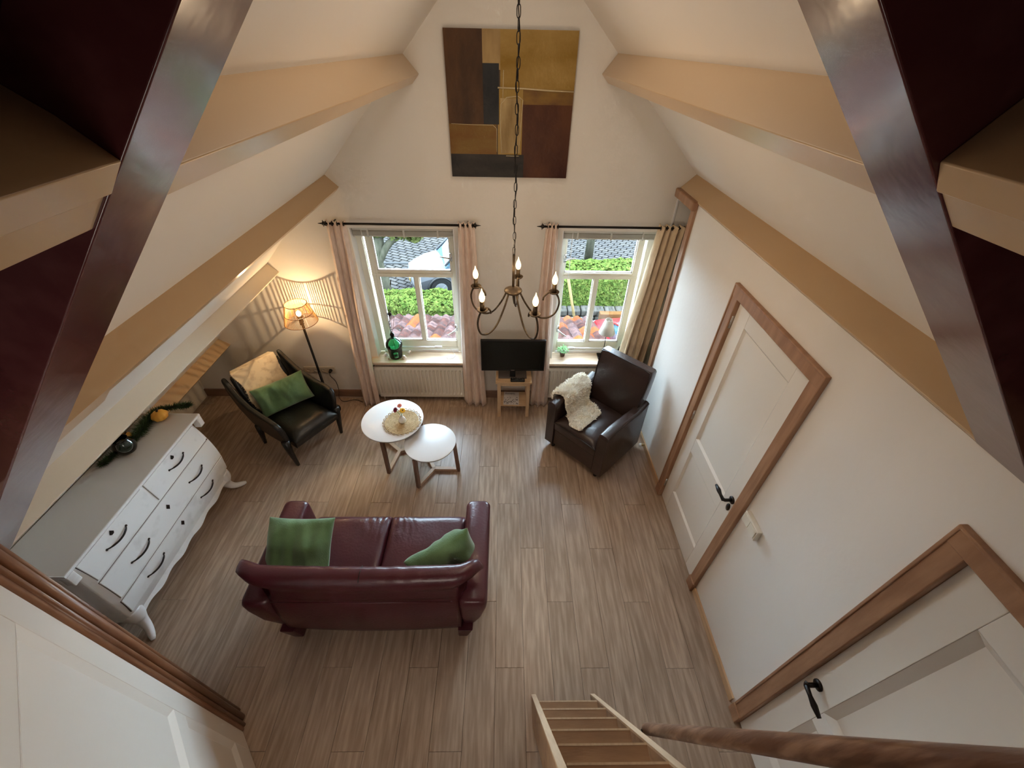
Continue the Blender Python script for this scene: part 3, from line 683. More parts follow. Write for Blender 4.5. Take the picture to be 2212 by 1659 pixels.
for s in (-1, 1):
    # side panel: outline in the y-z plane from the back top down to the front knob
    outl = [(.44, .80), (.36, .74), (.24, .655), (.10, .605), (-.05, .595), (-.18, .60), (-.27, .585), (-.305, .55), (-.315, .47), (-.30, .38), (-.275, .30), (-.16, .27), (.02, .245), (.18, .24), (.27, .30), (.34, .48), (.41, .66)]
    a = [(s * (.225 + .05 * min(1, max(0, (z - .25) / .35)) - .02 * max(0, (z - .6) / .2)), y, z) for y, z in outl]
    m = MB().loft([a, [(x + s * .05, y, z) for x, y, z in a]])
    m.build('arm', BLL, bc, bevel=.018, seg=3)
    MB().tube([(s * .285, -.275, .36), (s * .278, -.268, .20), (s * .262, -.262, 0)], [.038, .028, .016], 8).build('leg', BLL, bc, smooth=True)
    MB().tube([(s * .27, .20, .30), (s * .268, .23, .16), (s * .262, .275, 0)], [.034, .026, .016], 8).build('leg', BLL, bc, smooth=True)
def hide2(u, v):
    path = [(.455, .60), (.462, .74), (.44, .822), (.385, .825), (.33, .74), (.27, .60), (.215, .46), (.15, .405)]
    q = u * (len(path) - 1); i = min(int(q), len(path) - 2); f = q - i
    y = path[i][0] * (1 - f) + path[i + 1][0] * f; z = path[i][1] * (1 - f) + path[i + 1][1] * f
    hw = .205 + .012 * sin(u * 17) - (.05 * max(0, u - .75) / .25)
    return cloc(-.005 + (1 - 2 * v) * hw, y, z)
o = fleece('sheepskin', hide2, 40, 34, WOOL2, 9000, .020, .018, seed=5); tag(o, 'tawny sheepskin thrown over the back of the black armchair', 'sheepskin')
q = cloc(.03, .12, .53)
cushion('cushion', 'oblong green velvet cushion on the black armchair', q, (radians(62), radians(-3), TH + radians(-18)), .50, .30, .12, 5)

# ------------------------------------------------------------------ coffee tables
def ctable(name, lab, c, r, h, angs, lr):
    t = thing(name, lab, 'table', (c[0], c[1], 0))
    MB().lathe([(.001, h - .02), (r - .012, h - .02), (r - .004, h - .015), (r, h - .006), (r, h - .002), (r - .004, h), (.001, h)], 64).build('table_top', TABLEW, t, smooth=False, bevel=.001)
    MB().lathe([(.001, h - .026), (r - .016, h - .026), (r - .006, h - .0205), (.001, h - .0205)], 64).build('top_edge', TWOODS, t)
    for a in angs:
        a = radians(a); ux, uy = cos(a), sin(a)
        lg = MB().bar((ux * lr, uy * lr, 0), (ux * (lr - .015), uy * (lr - .015), h - .026), .032, .032, up=(ux, uy, 0)).build('leg', TWOODS, t, bevel=.002)
        MB().bar((0, 0, .018), (ux * (lr - .01), uy * (lr - .01), .018), .034, .034).build('brace', TWOODL, t, bevel=.002)
        MB().bar((0, 0, h - .042), (ux * (lr - .02), uy * (lr - .02), h - .042), .03, .026).build('top_rail', TWOODS, t)
    return t
ctable('coffee_table', 'larger round white-topped coffee table holding the flower vase', (-1.05, 2.83), .287, .47, (258, 18, 138), .262)
ctable('coffee_table', 'smaller round white-topped coffee table with nothing on it', (-.672, 2.608), .235, .405, (239, 359, 119), .235)
# seagrass mat
t = thing('placemat', 'round woven seagrass mat on the larger coffee table', 'placemat', (-.953, 2.797, .4715))
pts = []
for k in range(0, 13 * 32 + 1):
    a = k * 2 * pi / 32; rr = .006 + .155 * k / (13 * 32); pts.append((rr * cos(a), rr * sin(a), .004 + .0012 * sin(k * 2.3)))
MB().tube(pts, .0062, 6).build('coil', SEAG, t, smooth=True)
m = MB()
for k in range(26):
    a0 = k * 2 * pi / 26; m.tube([(.160 * cos(a0), .160 * sin(a0), .003), (.176 * cos(a0 + .06), .176 * sin(a0 + .06), .008), (.180 * cos(a0 + .14), .180 * sin(a0 + .14), .006), (.163 * cos(a0 + .2), .163 * sin(a0 + .2), .003)], .0035, 5)
m.build('braided_rim', SEAG, t, smooth=True)
t = thing('flower_vase', 'small white vase with three gerberas on the seagrass mat', 'vase', (-.944, 2.785, .482))
MB().lathe([(.001, 0), (.022, 0), (.032, .012), (.034, .028), (.026, .05), (.012, .068), (.010, .082), (.014, .090), (.011, .090), (.007, .08), (.001, .03)], 24).build('vase', PORC, t, smooth=True)
def gerbera(col, dark, px_, tilt, r, nm, lab):
    st = MB().tube([(0, 0, .06), (px_[0] * .35, px_[1] * .35, .095), (px_[0] * .8, px_[1] * .8, px_[2] - .012), px_], .0022, 6).build('stem', LEAF, t, smooth=True)
    h = MB(); d = Vector(tilt).normalized(); a = d.orthogonal().normalized(); b_ = d.cross(a); c = Vector(px_)
    for ringi, (n_, rr, up) in enumerate(((16, r, .004), (14, r * .78, .009))):
        for k in range(n_):
            th = 2 * pi * (k + .5 * ringi) / n_; e = a * cos(th) + b_ * sin(th); s_ = d.cross(e)
            h.add([c + e * .006 - s_ * .002 + d * up, c + e * .006 + s_ * .002 + d * up, c + e * rr * .7 + s_ * rr * .17 + d * (up + .003), c + e * rr + d * (up - .001), c + e * rr * .7 - s_ * rr * .17 + d * (up + .003)], [(0, 1, 2, 3, 4)])
    o = h.build('flower', mat('petal_' + nm, col, .6), t, label=lab)
    k = MB().sphere(c + d * .008, .0085, .0085, .006, 10).build('flower_heart', mat('heart_' + nm, dark, .8), o, smooth=True)
gerbera((.90, .50, .02), (.10, .03, .01), (.012, .022, .125), (.25, -.35, .9), .030, 'yellow', 'yellow gerbera head')
gerbera((.26, .01, .05), (.05, .005, .01), (-.052, .03, .125), (-.45, -.55, .7), .028, 'crimson', 'crimson gerbera head')
gerbera((.80, .22, .16), (.28, .09, .05), (-.022, .075, .135), (-.1, -.25, .95), .026, 'pink', 'coral pink gerbera head')

# ------------------------------------------------------------------ television and stand
t = thing('side_table', 'small pine side table under the television', 'table', (.105, 3.475, 0))
tw, td = .19, .12
MB().box(-tw, tw, -td, td, .475, .50).build('table_top', PINE, t, bevel=.003)
for sx in (-1, 1):
    for sy in (-1, 1): MB().box(sx * (tw - .035) - .018, sx * (tw - .035) + .018, sy * (td - .022) - .018, sy * (td - .022) + .018, 0, .475).build('leg', PINEV, t, bevel=.002)
MB().box(-tw + .03, tw - .03, -td + .01, td - .01, .155, .175).build('shelf', PINE, t, bevel=.002)
MB().box(-tw + .035, tw - .035, -td + .012, -td + .028, .44, .475).build('apron', PINE, t, bevel=.002)
tv = thing('television', 'flat black television on the small pine side table', 'television', (.092, 3.49, .5))
MB().box(-.325, .325, -.065, -.035, .10, .475).build('bezel', BLACKP, tv, bevel=.003)
MB().box(-.313, .313, -.0665, -.0655, .118, .464).build('screen', SCREEN, tv)
MB().box(-.22, .22, -.036, .0, .14, .36).build('rear_housing', BLACKP, tv, bevel=.01)
MB().box(-.03, .03, -.055, -.03, .012, .12).build('neck', BLACKP, tv, bevel=.003)
MB().add([(-.15, -.07, .0), (.15, -.07, .0), (.15, .08, .0), (-.15, .08, .0), (-.15, -.07, .012), (.15, -.07, .012), (.15, .08, .012), (-.15, .08, .012)], [(0, 3, 2, 1), (4, 5, 6, 7), (0, 1, 5, 4), (1, 2, 6, 5), (2, 3, 7, 6), (3, 0, 4, 7)]).build('foot_plate', mat('smoked_stand', (.10, .08, .07), .2), tv, bevel=.003)
MB().box(-.018, .018, -.0672, -.0662, .107, .112).build('badge', STEEL, tv)
t = thing('remote_control', 'chunky black remote control lying on the side table in front of the television', 'remote control', (.145, 3.387, .5))
MB().box(-.075, .075, -.027, .027, 0, .022).build('body', BLACKP, t, bevel=.008, seg=3)
for i in range(7):
    for j in range(3): MB().box(-.058 + i * .018, -.048 + i * .018, -.018 + j * .015, -.010 + j * .015, .022, .0245).build('button', mat('grey_button', (.10, .10, .10), .5), t) if (i * 3 + j) % 4 else None
# magazine on the shelf
mg = MB().box(-.085, .085, -.105, .105, 0, .007).build('pages', mat('paper', (.62, .58, .56), .6), None, bevel=.001)
t = thing('magazine', 'folded puzzle paper with upside-down title on the shelf under the television', 'magazine', (.085, 3.470, .1755), radians(-2)); mg.parent = t
def text(body, size, loc, rz, m, parent, name='lettering', rx=0, shear=0):
    c = bpy.data.curves.new(name, 'FONT'); c.body = body; c.size = size; c.align_x = 'CENTER'; c.align_y = 'CENTER'; c.extrude = .0002; c.shear = shear
    tmp = bpy.data.objects.new(name, c); COL.objects.link(tmp); dg = bpy.context.evaluated_depsgraph_get(); me = bpy.data.meshes.new_from_object(tmp.evaluated_get(dg))
    bpy.data.objects.remove(tmp); me.materials.clear(); me.materials.append(m)
    o = bpy.data.objects.new(name, me); COL.objects.link(o); o.parent = parent; o.location = loc; o.rotation_euler = (rx, 0, rz); return o
INK = mat('ink', (.06, .05, .06), .6)
text('Isəuna', .042, (-.012, .074, .0073), pi, INK, t, 'lettering', shear=.25)
m = MB(); rnd = random.Random(4)
for k in range(60):
    x, y = rnd.uniform(-.078, .078), rnd.uniform(-.10, .02); r = rnd.uniform(.0018, .006); m.lathe([(.0005, .0072), (r, .0074)], 7, (x, y, 0), sx=rnd.uniform(.5, 1.6))
m.tube([(-.05, -.082, .0074), (-.03, -.066, .0075), (-.005, -.062, .0075), (.015, -.075, .0074)], .003, 5)
m.build('printed_figures', INK, t)

# ------------------------------------------------------------------ window sill ornaments
SZ = .5702
def demijohn(nm, lab, loc, m, prof, stem):
    t = thing(nm, lab, 'bottle', loc)
    MB().lathe(prof, 32, caps=False).build('glass_body', m, t, smooth=True, solid=.002)
    return t
gp = [(.002, .006), (.04, .004), (.056, .003), (.066, .012), (.070, .04), (.074, .10), (.078, .135), (.086, .150), (.087, .175), (.080, .200), (.058, .228), (.032, .246), (.020, .256), (.017, .275), (.022, .283), (.022, .292)]
t = demijohn('demijohn', 'green glass demijohn with dried stems on the left window sill', (-1.172, 3.695, SZ), GREENG, gp, True)
MB().lathe([(.018, .27), (.020, .285), (.020, .30), (.012, .315)], 12).build('cork', BLACKP, t, smooth=True)
DR = mat('dried_stem', (.035, .022, .018), .8); DR2 = mat('dried_straw', (.42, .33, .22), .8)
m = MB().tube([(.01, 0, .02), (.004, 0, .15), (-.004, 0, .30), (-.002, .0, .44), (.01, .005, .52)], .0022, 6); rnd = random.Random(3)
for k in range(22):
    z = .28 + k * .008; a = k * 2.4; m.tube([(-.003, 0, z), (-.003 + cos(a) * .012, sin(a) * .012, z + .012)], [.003, .001], 5)
m.build('stem', DR, t, smooth=True)
m = MB()
for k in range(260):
    v = Vector((rnd.gauss(0, 1), rnd.gauss(0, 1), rnd.gauss(0, 1))).normalized(); m.tube([Vector((.012, .006, .53)) + v * .006, Vector((.012, .006, .53)) + v * rnd.uniform(.02, .032)], [.0011, .0005], 3)
m.sphere((.012, .006, .53), .012, n=8); m.build('seed_head', DR, t, smooth=True)
m = MB()
for k in range(9):
    a = -.5 + k * .14; L_ = rnd.uniform(.45, .75); p = [(0, 0, .28), (a * .10 + .01, .01, .28 + L_ * .4), (a * .22, .02, .28 + L_ * .7), (a * .40 + .04, .03, .28 + L_)]
    m.tube(p, [.0013, .0011, .0009, .0005], 4)
m.build('grass_blade', DR2, t, smooth=True)
m = MB(); m.tube([(0, 0, .28), (.02, .01, .6), (.06, .02, .80), (.085, .025, .90)], .0011, 5); m.tube([(.065, .02, .82), (.075, .022, .86), (.088, .026, .905)], [.001, .006, .001], 6); m.build('feathered_stem', DR, t, smooth=True)
ap = [(.002, .004), (.045, .003), (.075, .008), (.092, .04), (.096, .075), (.088, .115), (.062, .150), (.032, .172), (.020, .190), (.018, .235), (.024, .243), (.024, .252)]
demijohn('demijohn', 'pale aqua glass demijohn in the right corner of the right window sill', (1.335, 3.715, SZ), AQUAG, ap, False)
def conch(nm, lab, loc, s, rz, m, spikes=0, grp=None):
    mb = MB(); N_ = 70; rings = []
    for i in range(N_):
        q = i / (N_ - 1); a = q * 5.0 * pi; R = s * (.02 + .42 * q ** 1.7); rr = s * (.03 + .40 * q ** 1.6)
        c = Vector((R * cos(a), s * (1.0 - 1.55 * q ** .8) * .75, R * sin(a)))
        tdir = Vector((cos(a), 0, sin(a))); rings.append([c + tdir * cos(2 * pi * k / 10) * rr + Vector((0, 1, 0)) * sin(2 * pi * k / 10) * rr * 1.1 for k in range(10)])
    mb.loft(rings)
    for k in range(spikes):
        a = k * 2.4; q = .5 + .5 * k / spikes; c = Vector((s * .5 * cos(a), s * (.35 - .5 * q), s * .5 * sin(a))); d = Vector((cos(a), .15, sin(a)))
        mb.tube([c, c + d * s * .9], [s * .14, s * .03], 6)
    zmin = min(v[2] for v in mb.v); o = mb.build(nm, m, smooth=True); o.location = (loc[0], loc[1], loc[2] - zmin); o.rotation_euler = (0, 0, rz)
    return tag(o, lab, 'shell', grp)
conch('seashell', 'white seashell left of the green demijohn on the sill', (-1.296, 3.715, SZ), .032, 1.9, SHELL)
conch('seashell', 'small tan seashell at the front left of the green demijohn', (-1.243, 3.65, SZ), .019, 1.2, SHELLB)
conch('seashell', 'large white banded seashell in front of the green demijohn', (-1.092, 3.662, SZ), .036, 2.3, SHELL)
conch('seashell', 'spiky white seashell right of the green demijohn', (-1.035, 3.745, SZ), .026, .8, SHELL, spikes=11)
MB()
m = MB().tube([(-.60, 3.72, SZ + .003), (-.63, 3.69, SZ + .003), (-.60, 3.66, SZ + .003), (-.555, 3.68, SZ + .003), (-.53, 3.73, SZ + .003), (-.56, 3.785, SZ + .006), (-.58, 3.79, SZ + .05)], .0022, 6)
tag(m.build('blind_cord', WHITEP, smooth=True), 'thin white blind cord coiled on the left window sill', 'cord')
t = thing('potted_plant', 'small green plant in a dark pot on the right window sill', 'plant', (.645, 3.745, SZ))
MB().lathe([(.001, 0), (.024, 0), (.034, .055), (.030, .055), (.022, .05), (.001, .05)], 20).build('pot', POT, t, smooth=True)
m = MB(); rnd = random.Random(8)
for k in range(120):
    a = rnd.uniform(0, 2 * pi); r = rnd.uniform(.01, .055); z = .06 + rnd.uniform(0, .06) * (1.4 - r / .06); c = Vector((r * cos(a), r * sin(a), z)); d = Vector((cos(a + rnd.uniform(-.6, .6)), sin(a), rnd.uniform(-.3, .7))).normalized(); s_ = d.cross(Vector((0, 0, 1))).normalized() * .007
    m.add([c, c + d * .009 + s_, c + d * .022, c + d * .009 - s_], [(0, 1, 2, 3)])
for k in range(14):
    a = k * .9; m.tube([(0, 0, .05), (.02 * cos(a), .02 * sin(a), .09), (.04 * cos(a), .04 * sin(a), .10)], .001, 4)
m.build('foliage', LEAF, t, kind='stuff')
t = thing('table_lamp', 'slim table lamp with white conical shade on the right window sill', 'lamp', (1.088, 3.73, SZ))
MB().box(-.055, .055, -.055, .055, 0, .016).build('base', BLACKM, t, bevel=.003)
MB().box(-.02, .02, -.045, -.01, .016, .028).build('plug_block', WHITEP, t, bevel=.003)
MB().tube([(0, 0, .014), (0, 0, .40)], .004, 8).build('pole', BLACKM, t, smooth=True)
MB().lathe([(.085, .315), (.036, .475)], 32, caps=False).build('lamp_shade', SHADEW, t, smooth=True, solid=.0015)
MB().sphere((0, 0, .43), .022, .022, .03, 12).build('unlit_bulb', PORC, t, smooth=True)

# ------------------------------------------------------------------ painting
t = thing('painting', 'large abstract painting in ochre, brown and slate on the gable wall', 'painting', (.04, 3.70, 2.86), radians(0))
PX0, PX1, PZ0, PZ1 = -.466, .455, -.464, .452
MB().box(PX0, PX1, -.030, -.002, PZ0, PZ1).build('canvas', mat('canvas_umber', (.075, .045, .025), .7), t, bevel=.002)
def patch(u0, u1, v0, v1, c1, c2, nm, sc=(3, 3, 3), k=0, lo=.35, hi=.65, ins=0):
    W_, H_ = PX1 - PX0, PZ1 - PZ0
    MB().box(PX0 + W_ * u0, PX0 + W_ * u1, -.0308 - .0004 * k, -.0302, PZ1 - H_ * v1, PZ1 - H_ * v0).build('painted_field', mat('paint_' + nm, [q * 1.25 if q > .08 else q * .8 for q in c1], .5, n=(1.6, [q * 1.15 for q in c2], sc, 6, lo, hi), bump=(30, .3), spec=.2), t)
patch(0, .285, 0, .60, (.055, .030, .018), (.115, .055, .022), 'umber', (3, 3, 1))
patch(.285, .46, 0, .24, (.36, .25, .11), (.20, .12, .05), 'buff', (4, 3, 1.2))
patch(.285, .41, .20, .60, (.022, .024, .028), (.035, .037, .04), 'slate', (4, 4, 2), 2)
patch(.42, 1, 0, .36, (.20, .115, .025), (.34, .22, .07), 'ochre', (1.6, 3, 3.2), 1)
patch(.40, .60, .36, .83, (.24, .15, .04), (.30, .20, .07), 'gold', (3, 3, 2), 1)
patch(.60, 1, .36, .46, (.26, .155, .045), (.075, .03, .018), 'amber_brown', (1.5, 3, 3), 1)
patch(.60, 1, .46, 1, (.045, .010, .010), (.085, .032, .014), 'oxblood', (2.2, 3, 1.2), 1)
patch(0, .39, .60, .82, (.125, .070, .014), (.17, .10, .025), 'olive_gold', (1.2, 3, 4), 1)
patch(0, .62, .82, 1, (.022, .021, .022), (.040, .035, .032), 'charcoal', (1.4, 3, 4), 2)
patch(.42, .585, .42, .81, (.42, .31, .15), (.20, .13, .05), 'pale_gold', (5, 3, 1), 3)
LG = mat('ridge_paint', (.55, .44, .26), .4)
def ridge(pts, r=.004):
    W_, H_ = PX1 - PX0, PZ1 - PZ0; MB().tube([(PX0 + W_ * u, -.0325, PZ1 - H_ * v) for u, v in pts], r, 6).build('paint_ridge', LG, t, smooth=True)
ridge([(.40, .352), (.6, .355), (.8, .365), (1.0, .37)], .0055); ridge([(.445, .24), (.44, .42)], .003)
ridge([(.43, .81), (.42, .6), (.425, .46), (.47, .415), (.56, .405), (.60, .43), (.59, .6), (.58, .8)], .003)
ridge([(.02, .60), (.2, .605), (.36, .605), (.39, .63), (.39, .8)], .002); ridge([(.47, .83), (.58, .83)], .0025)

# ------------------------------------------------------------------ chandelier
cz = 2.09; CX, CY = .051, 2.2
ch = thing('chandelier', 'dark iron five-armed chandelier with lit candle bulbs on a long chain', 'chandelier', (CX, CY, cz))
MB().lathe([(.001, .075), (.012, .07), (.030, .063), (.050, .052), (.053, .045), (.045, .035), (.022, .026), (.001, .024)], 28).build('hub', BRONZE, ch, smooth=True)
MB().tube([(0, 0, .06), (0, 0, .26)], .0075, 10).build('stem', BRONZE, ch, smooth=True)
MB().tube([(0, 0, .03), (.002, 0, -.01), (.006, 0, -.04)], [.007, .004, .002], 6).build('drop', BRONZE, ch, smooth=True)
pz_ = [(.035, .045), (.075, -.04), (.135, -.125), (.20, -.155), (.262, -.13), (.285, -.06), (.265, .0), (.225, .02), (.19, -.005), (.183, -.03)]
def crv(P_, n=5):
    out = []
    for i in range(len(P_) - 1):
        p0 = Vector(P_[max(i - 1, 0)]); p1 = Vector(P_[i]); p2 = Vector(P_[i + 1]); p3 = Vector(P_[min(i + 2, len(P_) - 1)])
        for k in range(n):
            f = k / n; out.append(.5 * ((2 * p1) + (p2 - p0) * f + (2 * p0 - 5 * p1 + 4 * p2 - p3) * f * f + (3 * p1 - p0 - 3 * p2 + p3) * f ** 3))
    out.append(Vector(P_[-1])); return out
arms = []
for k in range(5):
    a = radians(82 + 72 * k); cs, sn = cos(a), sin(a); f = lambda r, z: (r * cs, r * sn, z)
    ar = MB().tube([f(p.x, p.y) for p in crv(pz_)], .0056, 8).build('arm', BRONZE, ch, smooth=True)
    RB = .247
    MB().lathe([(.001, .008), (.012, .008), (.028, .013), (.032, .020), (.030, .022), (.012, .014), (.001, .014)], 20, f(RB, .0)).build('drip_pan', BRONZE, ar, smooth=True)
    MB().tube([f(RB, .012), f(RB, .068)], .0125, 14).build('candle_sleeve', BRONZE, ar, smooth=True)
    bb = MB().lathe([(.008, .068), (.0125, .073), (.0165, .087), (.0165, .098), (.012, .114), (.006, .126), (.0025, .137), (.0005, .146)], 14, f(RB, 0)).build('bulb', BULB, ar, smooth=True)
    d = bpy.data.lights.new('candle_light', 'POINT'); d.energy = 1.2; d.color = (1.0, .72, .45); d.shadow_soft_size = .018
    lo = bpy.data.objects.new('candle_light', d); COL.objects.link(lo); lo.location = (CX + RB * cs, CY + RB * sn, cz + .20)
# chain
lk = MB().tube([(0.0075 * cos(q) , 0, .0165 * sin(q) + (.006 if sin(q) > 0 else -.006)) for q in [2 * pi * i / 14 for i in range(15)]], .0019, 6, caps=False).build('chain_link', BLACKM, ch, smooth=True)
z = .28; k = 0
while z + cz < 3.86:
    if k == 0: lk.location = (0, 0, z)
    else: inst(lk, ch, (0.0015 * sin(k), 0.001, z), (0, 0, pi / 2 * (k % 2) + .25 * sin(k * 1.7)))
    z += .0405; k += 1
MB().tube([(.006 * sin(i * .9), .006 * cos(i * .9), .26 + i * .04) for i in range(38)], .0022, 6).build('flex', BLACKM, ch, smooth=True)
MB().lathe([(.001, 1.80), (.05, 1.80), (.055, 1.75), (.03, 1.72), (.001, 1.715)], 20).build('ceiling_rose', BLACKM, ch, smooth=True)

# ------------------------------------------------------------------ floor lamp
LX, LY = -1.93, 3.45
t = thing('floor_lamp', 'slender black floor lamp with open cane shade behind the black armchair', 'lamp', (LX, LY, 0))
MB().lathe([(.001, 0), (.09, 0), (.09, .012), (.02, .02), (.001, .02)], 32).build('base', BLACKM, t, smooth=True)
MB().tube([(0, 0, .015), (0, 0, .55)], .0135, 12).build('pole', BLACKM, t, smooth=True)
MB().tube([(0, 0, .55), (0, 0, .56), (0, 0, 1.13)], [.0135, .0115, .0115], 12).build('upper_pole', BLACKM, t, smooth=True)
MB().lathe([(.012, 1.12), (.018, 1.125), (.018, 1.135), (.012, 1.14), (.020, 1.15), (.020, 1.205), (.028, 1.208), (.028, 1.214), (.016, 1.216)], 16).build('lamp_holder', BLACKM, t, smooth=True)
sh = MB(); R0, R1, Z0, Z1 = .150, .098, 1.155, 1.345; NS = 84
for k in range(NS):
    a = 2 * pi * k / NS
    if k % 27 == 20: continue
    sh.tube([(R0 * cos(a), R0 * sin(a), Z0), (R1 * cos(a), R1 * sin(a), Z1)], .0021, 4)
sh.build('cane_strings', STRING, t, kind='stuff')
for zz in (0, .48, 1):
    r = R0 + (R1 - R0) * zz; z = Z0 + (Z1 - Z0) * zz
    MB().tube([(r * cos(q), r * sin(q), z) for q in [2 * pi * i / 48 for i in range(49)]], .0032, 6, caps=False).build('hoop', HOOP, t, smooth=True)
for k in range(3): a = k * 2.094; MB().tube([(.018 * cos(a), .018 * sin(a), 1.205), (.135 * cos(a), .135 * sin(a), 1.205)], .0016, 5).build('spider', HOOP, t)
MB().sphere((0, 0, 1.242), .023, .023, .028, 18).build('bulb', BULBC, t, smooth=True)
d = bpy.data.lights.new('floor_lamp_light', 'POINT'); d.energy = 3.8; d.color = (1.0, .70, .38); d.shadow_soft_size = .0025
lo = bpy.data.objects.new('floor_lamp_light', d); COL.objects.link(lo); lo.location = (LX + .0, LY - .0, 1.285)

# ------------------------------------------------------------------ sockets and cables
t = thing('socket_strip', 'beige double wall socket strip behind the floor lamp', 'socket', (-2.05, 3.70, .39))
MB().box(-.17, .17, -.012, 0, -.04, .04).build('plate', SOCK, t, bevel=.003)
for q in (-.125, -.042, .042, .125): MB().lathe([(.001, 0), (.022, 0), (.024, .004), (.020, .001)], 18).xf(Matrix.Translation((q, -.012, 0)) @ Matrix.Rotation(pi / 2, 4, 'X')).build('outlet', SOCK, t, smooth=True)
t2 = thing('power_plug', 'black plug and cable in the right end of the wall socket strip', 'plug', (-1.925, 3.685, .39))
MB().tube([(0, 0, 0), (0, -.04, 0)], [.018, .012], 12).build('plug_body', BLACKP, t2, smooth=True)
MB().tube(crv([(0, -.035, 0), (.0, -.05, -.04), (.03, -.03, -.14), (.035, -.035, -.26), (.02, -.05, -.36), (.08, -.09, -.384), (.2, -.06, -.384), (.3, -.10, -.384)]), .0035, 6).build('cable', CABLE, t2, smooth=True)
m = MB().tube(crv([(-3.2, 3.66, .006), (-2.95, 3.60, .012), (-2.7, 3.60, .012), (-2.58, 3.50, .012), (-2.64, 3.42, .006), (-2.70, 3.33, .006), (-2.60, 3.27, .006), (-2.50, 3.33, .006), (-2.45, 3.42, .006), (-2.56, 3.52, .006), (-2.2, 3.66, .006), (-1.7, 3.67, .006), (-1.5, 3.66, .006)], 8), .0035, 6)
tag(m.build('extension_cable', CABLEW, smooth=True), 'pale cable lying along the gable wall behind the black armchair', 'cable')
# light switch, door stop
t = thing('light_switch', 'white surface-mounted light switch box beside the middle door', 'switch', (XR, 1.335, 1.085))
MB().box(-.030, 0, -.075, .075, -.04, .04).build('box', mat('switch_plastic', (.78, .74, .64), .35), t, bevel=.004)
MB().box(-.035, -.028, -.066, -.002, -.031, .031).build('rocker', MATS['switch_plastic'], t, bevel=.002)
MB().box(-.033, -.028, .004, .066, -.031, .031).build('rocker', MATS['switch_plastic'], t, bevel=.002)
t = thing('door_stop', 'small brass-ended door stop on the right skirting by the brown armchair', 'door stop', (XR - .014, 2.90, .05))
MB().tube([(0, 0, 0), (-.035, 0, 0)], .013, 14).build('post', mat('brass', (.45, .33, .16), .35, metal=.9), t, smooth=True)
MB().tube([(-.035, 0, 0), (-.055, 0, 0)], .016, 14).build('buffer', PORC, t, smooth=True)

# ------------------------------------------------------------------ chest of drawers (bombe front faces +x)
t = thing('chest_of_drawers', 'white curved-front chest of drawers under the left roof slope', 'chest of drawers', (-2.84, 1.785, 0))
def fx(z):   # front profile, local x
    return .355 + .055 * sin(min(1, max(0, (.87 - z) / .42)) * pi / 2) - (.045 * ((.45 - z) / .27) ** 2 if z < .45 else 0)
def hy(z): return .615 + .03 * sin(min(1, max(0, (.87 - z) / .42)) * pi / 2) - (.02 * ((.45 - z) / .27) ** 2 if z < .45 else 0)
def ring(z, e=0):
    f = fx(z) + e; h = hy(z) + e; c = .05
    return [(0, -h, z), (f - c, -h, z), (f - c * .35, -h + c * .3, z), (f, -h + c, z), (f, h - c, z), (f - c * .35, h - c * .3, z), (f - c, h, z), (0, h, z)]
zs = [.19, .23, .27, .31, .36, .41, .46, .52, .58, .64, .70, .76, .82, .87]
MB().loft([ring(z) for z in zs]).build('body', CHESTW, t, smooth=False, bevel=.006)
MB().box(-.042, .395, -.655, .655, .887, .905).build('top', CHESTT, t, bevel=.004)
m = MB().loft([[(0, -.66 + e, z), (.40 - e, -.66 + e, z), (.40 - e, .66 - e, z), (0, .66 - e, z)] for z, e in ((.862, .035), (.872, .018), (.884, .014), (.886, .0), (.9045, .0))])
m.build('top_moulding', CHESTW, t, bevel=.002)
for s in (-1, 1):
    c = MB().loft([rrect(.375, s * .635, .026, .026, z, .006, 2) for z in (.80, .83, .885)]); c.build('corner_block', CHESTW, t, bevel=.003)
def front(y0, y1, z0, z1, e, mb, n=8):
    rows = []
    for i in range(n + 1):
        z = z0 + (z1 - z0) * i / n; rows.append([(fx(z) + e - .012, y0, z), (fx(z) + e, y0 + .001, z), (fx(z) + e, y1 - .001, z), (fx(z) + e - .012, y1, z)])
    return mb.loft(rows)
spec = [(-.605 + .03, -.03, .69, .85, [-.34], [(-.335, .815)]), (.0, .575, .69, .85, [.28], [(.28, .815)]), (-.605 + .02, .60, .475, .67, [-.32, .32], [(0, .60)]), (-.60, .60, .31, .45, [-.32, .32], [(0, .395)])]
for y0, y1, z0, z1, hs, ks in spec:
    dr_ = front(y0, y1, z0, z1, .008, MB()).build('drawer', CHESTW, t, bevel=.002)
    front(y0 - .0025, y1 + .0025, z0 - .003, z1 + .003, .0012, MB()).build('drawer_gap', CHESTG, dr_)
    for y in hs:
        zc = (z0 + z1) / 2 + .0; x = fx(zc) + .008; g = MB()
        pth = crv([(x, y - .08, zc), (x + .014, y - .065, zc - .001), (x + .024, y - .03, zc - .006), (x + .026, y, zc - .008), (x + .024, y + .03, zc - .006), (x + .014, y + .065, zc - .001), (x, y + .08, zc)], 3)
        g.tube(pth, [.006 if 3 < i < len(pth) - 4 else .0045 for i in range(len(pth))], 8); g.sphere((x, y - .084, zc), .008, n=8); g.sphere((x, y + .084, zc), .008, n=8)
        g.build('handle', BLACKM, dr_, smooth=True)
    for y, z in ks:
        x = fx(z) + .0085; MB().loft([[(x, y - .017, z), (x, y, z - .026), (x, y + .017, z), (x, y, z + .026)], [(x + .002, y - .016, z), (x + .002, y, z - .025), (x + .002, y + .016, z), (x + .002, y, z + .025)]]).build('keyhole_plate', BLACKM, dr_)
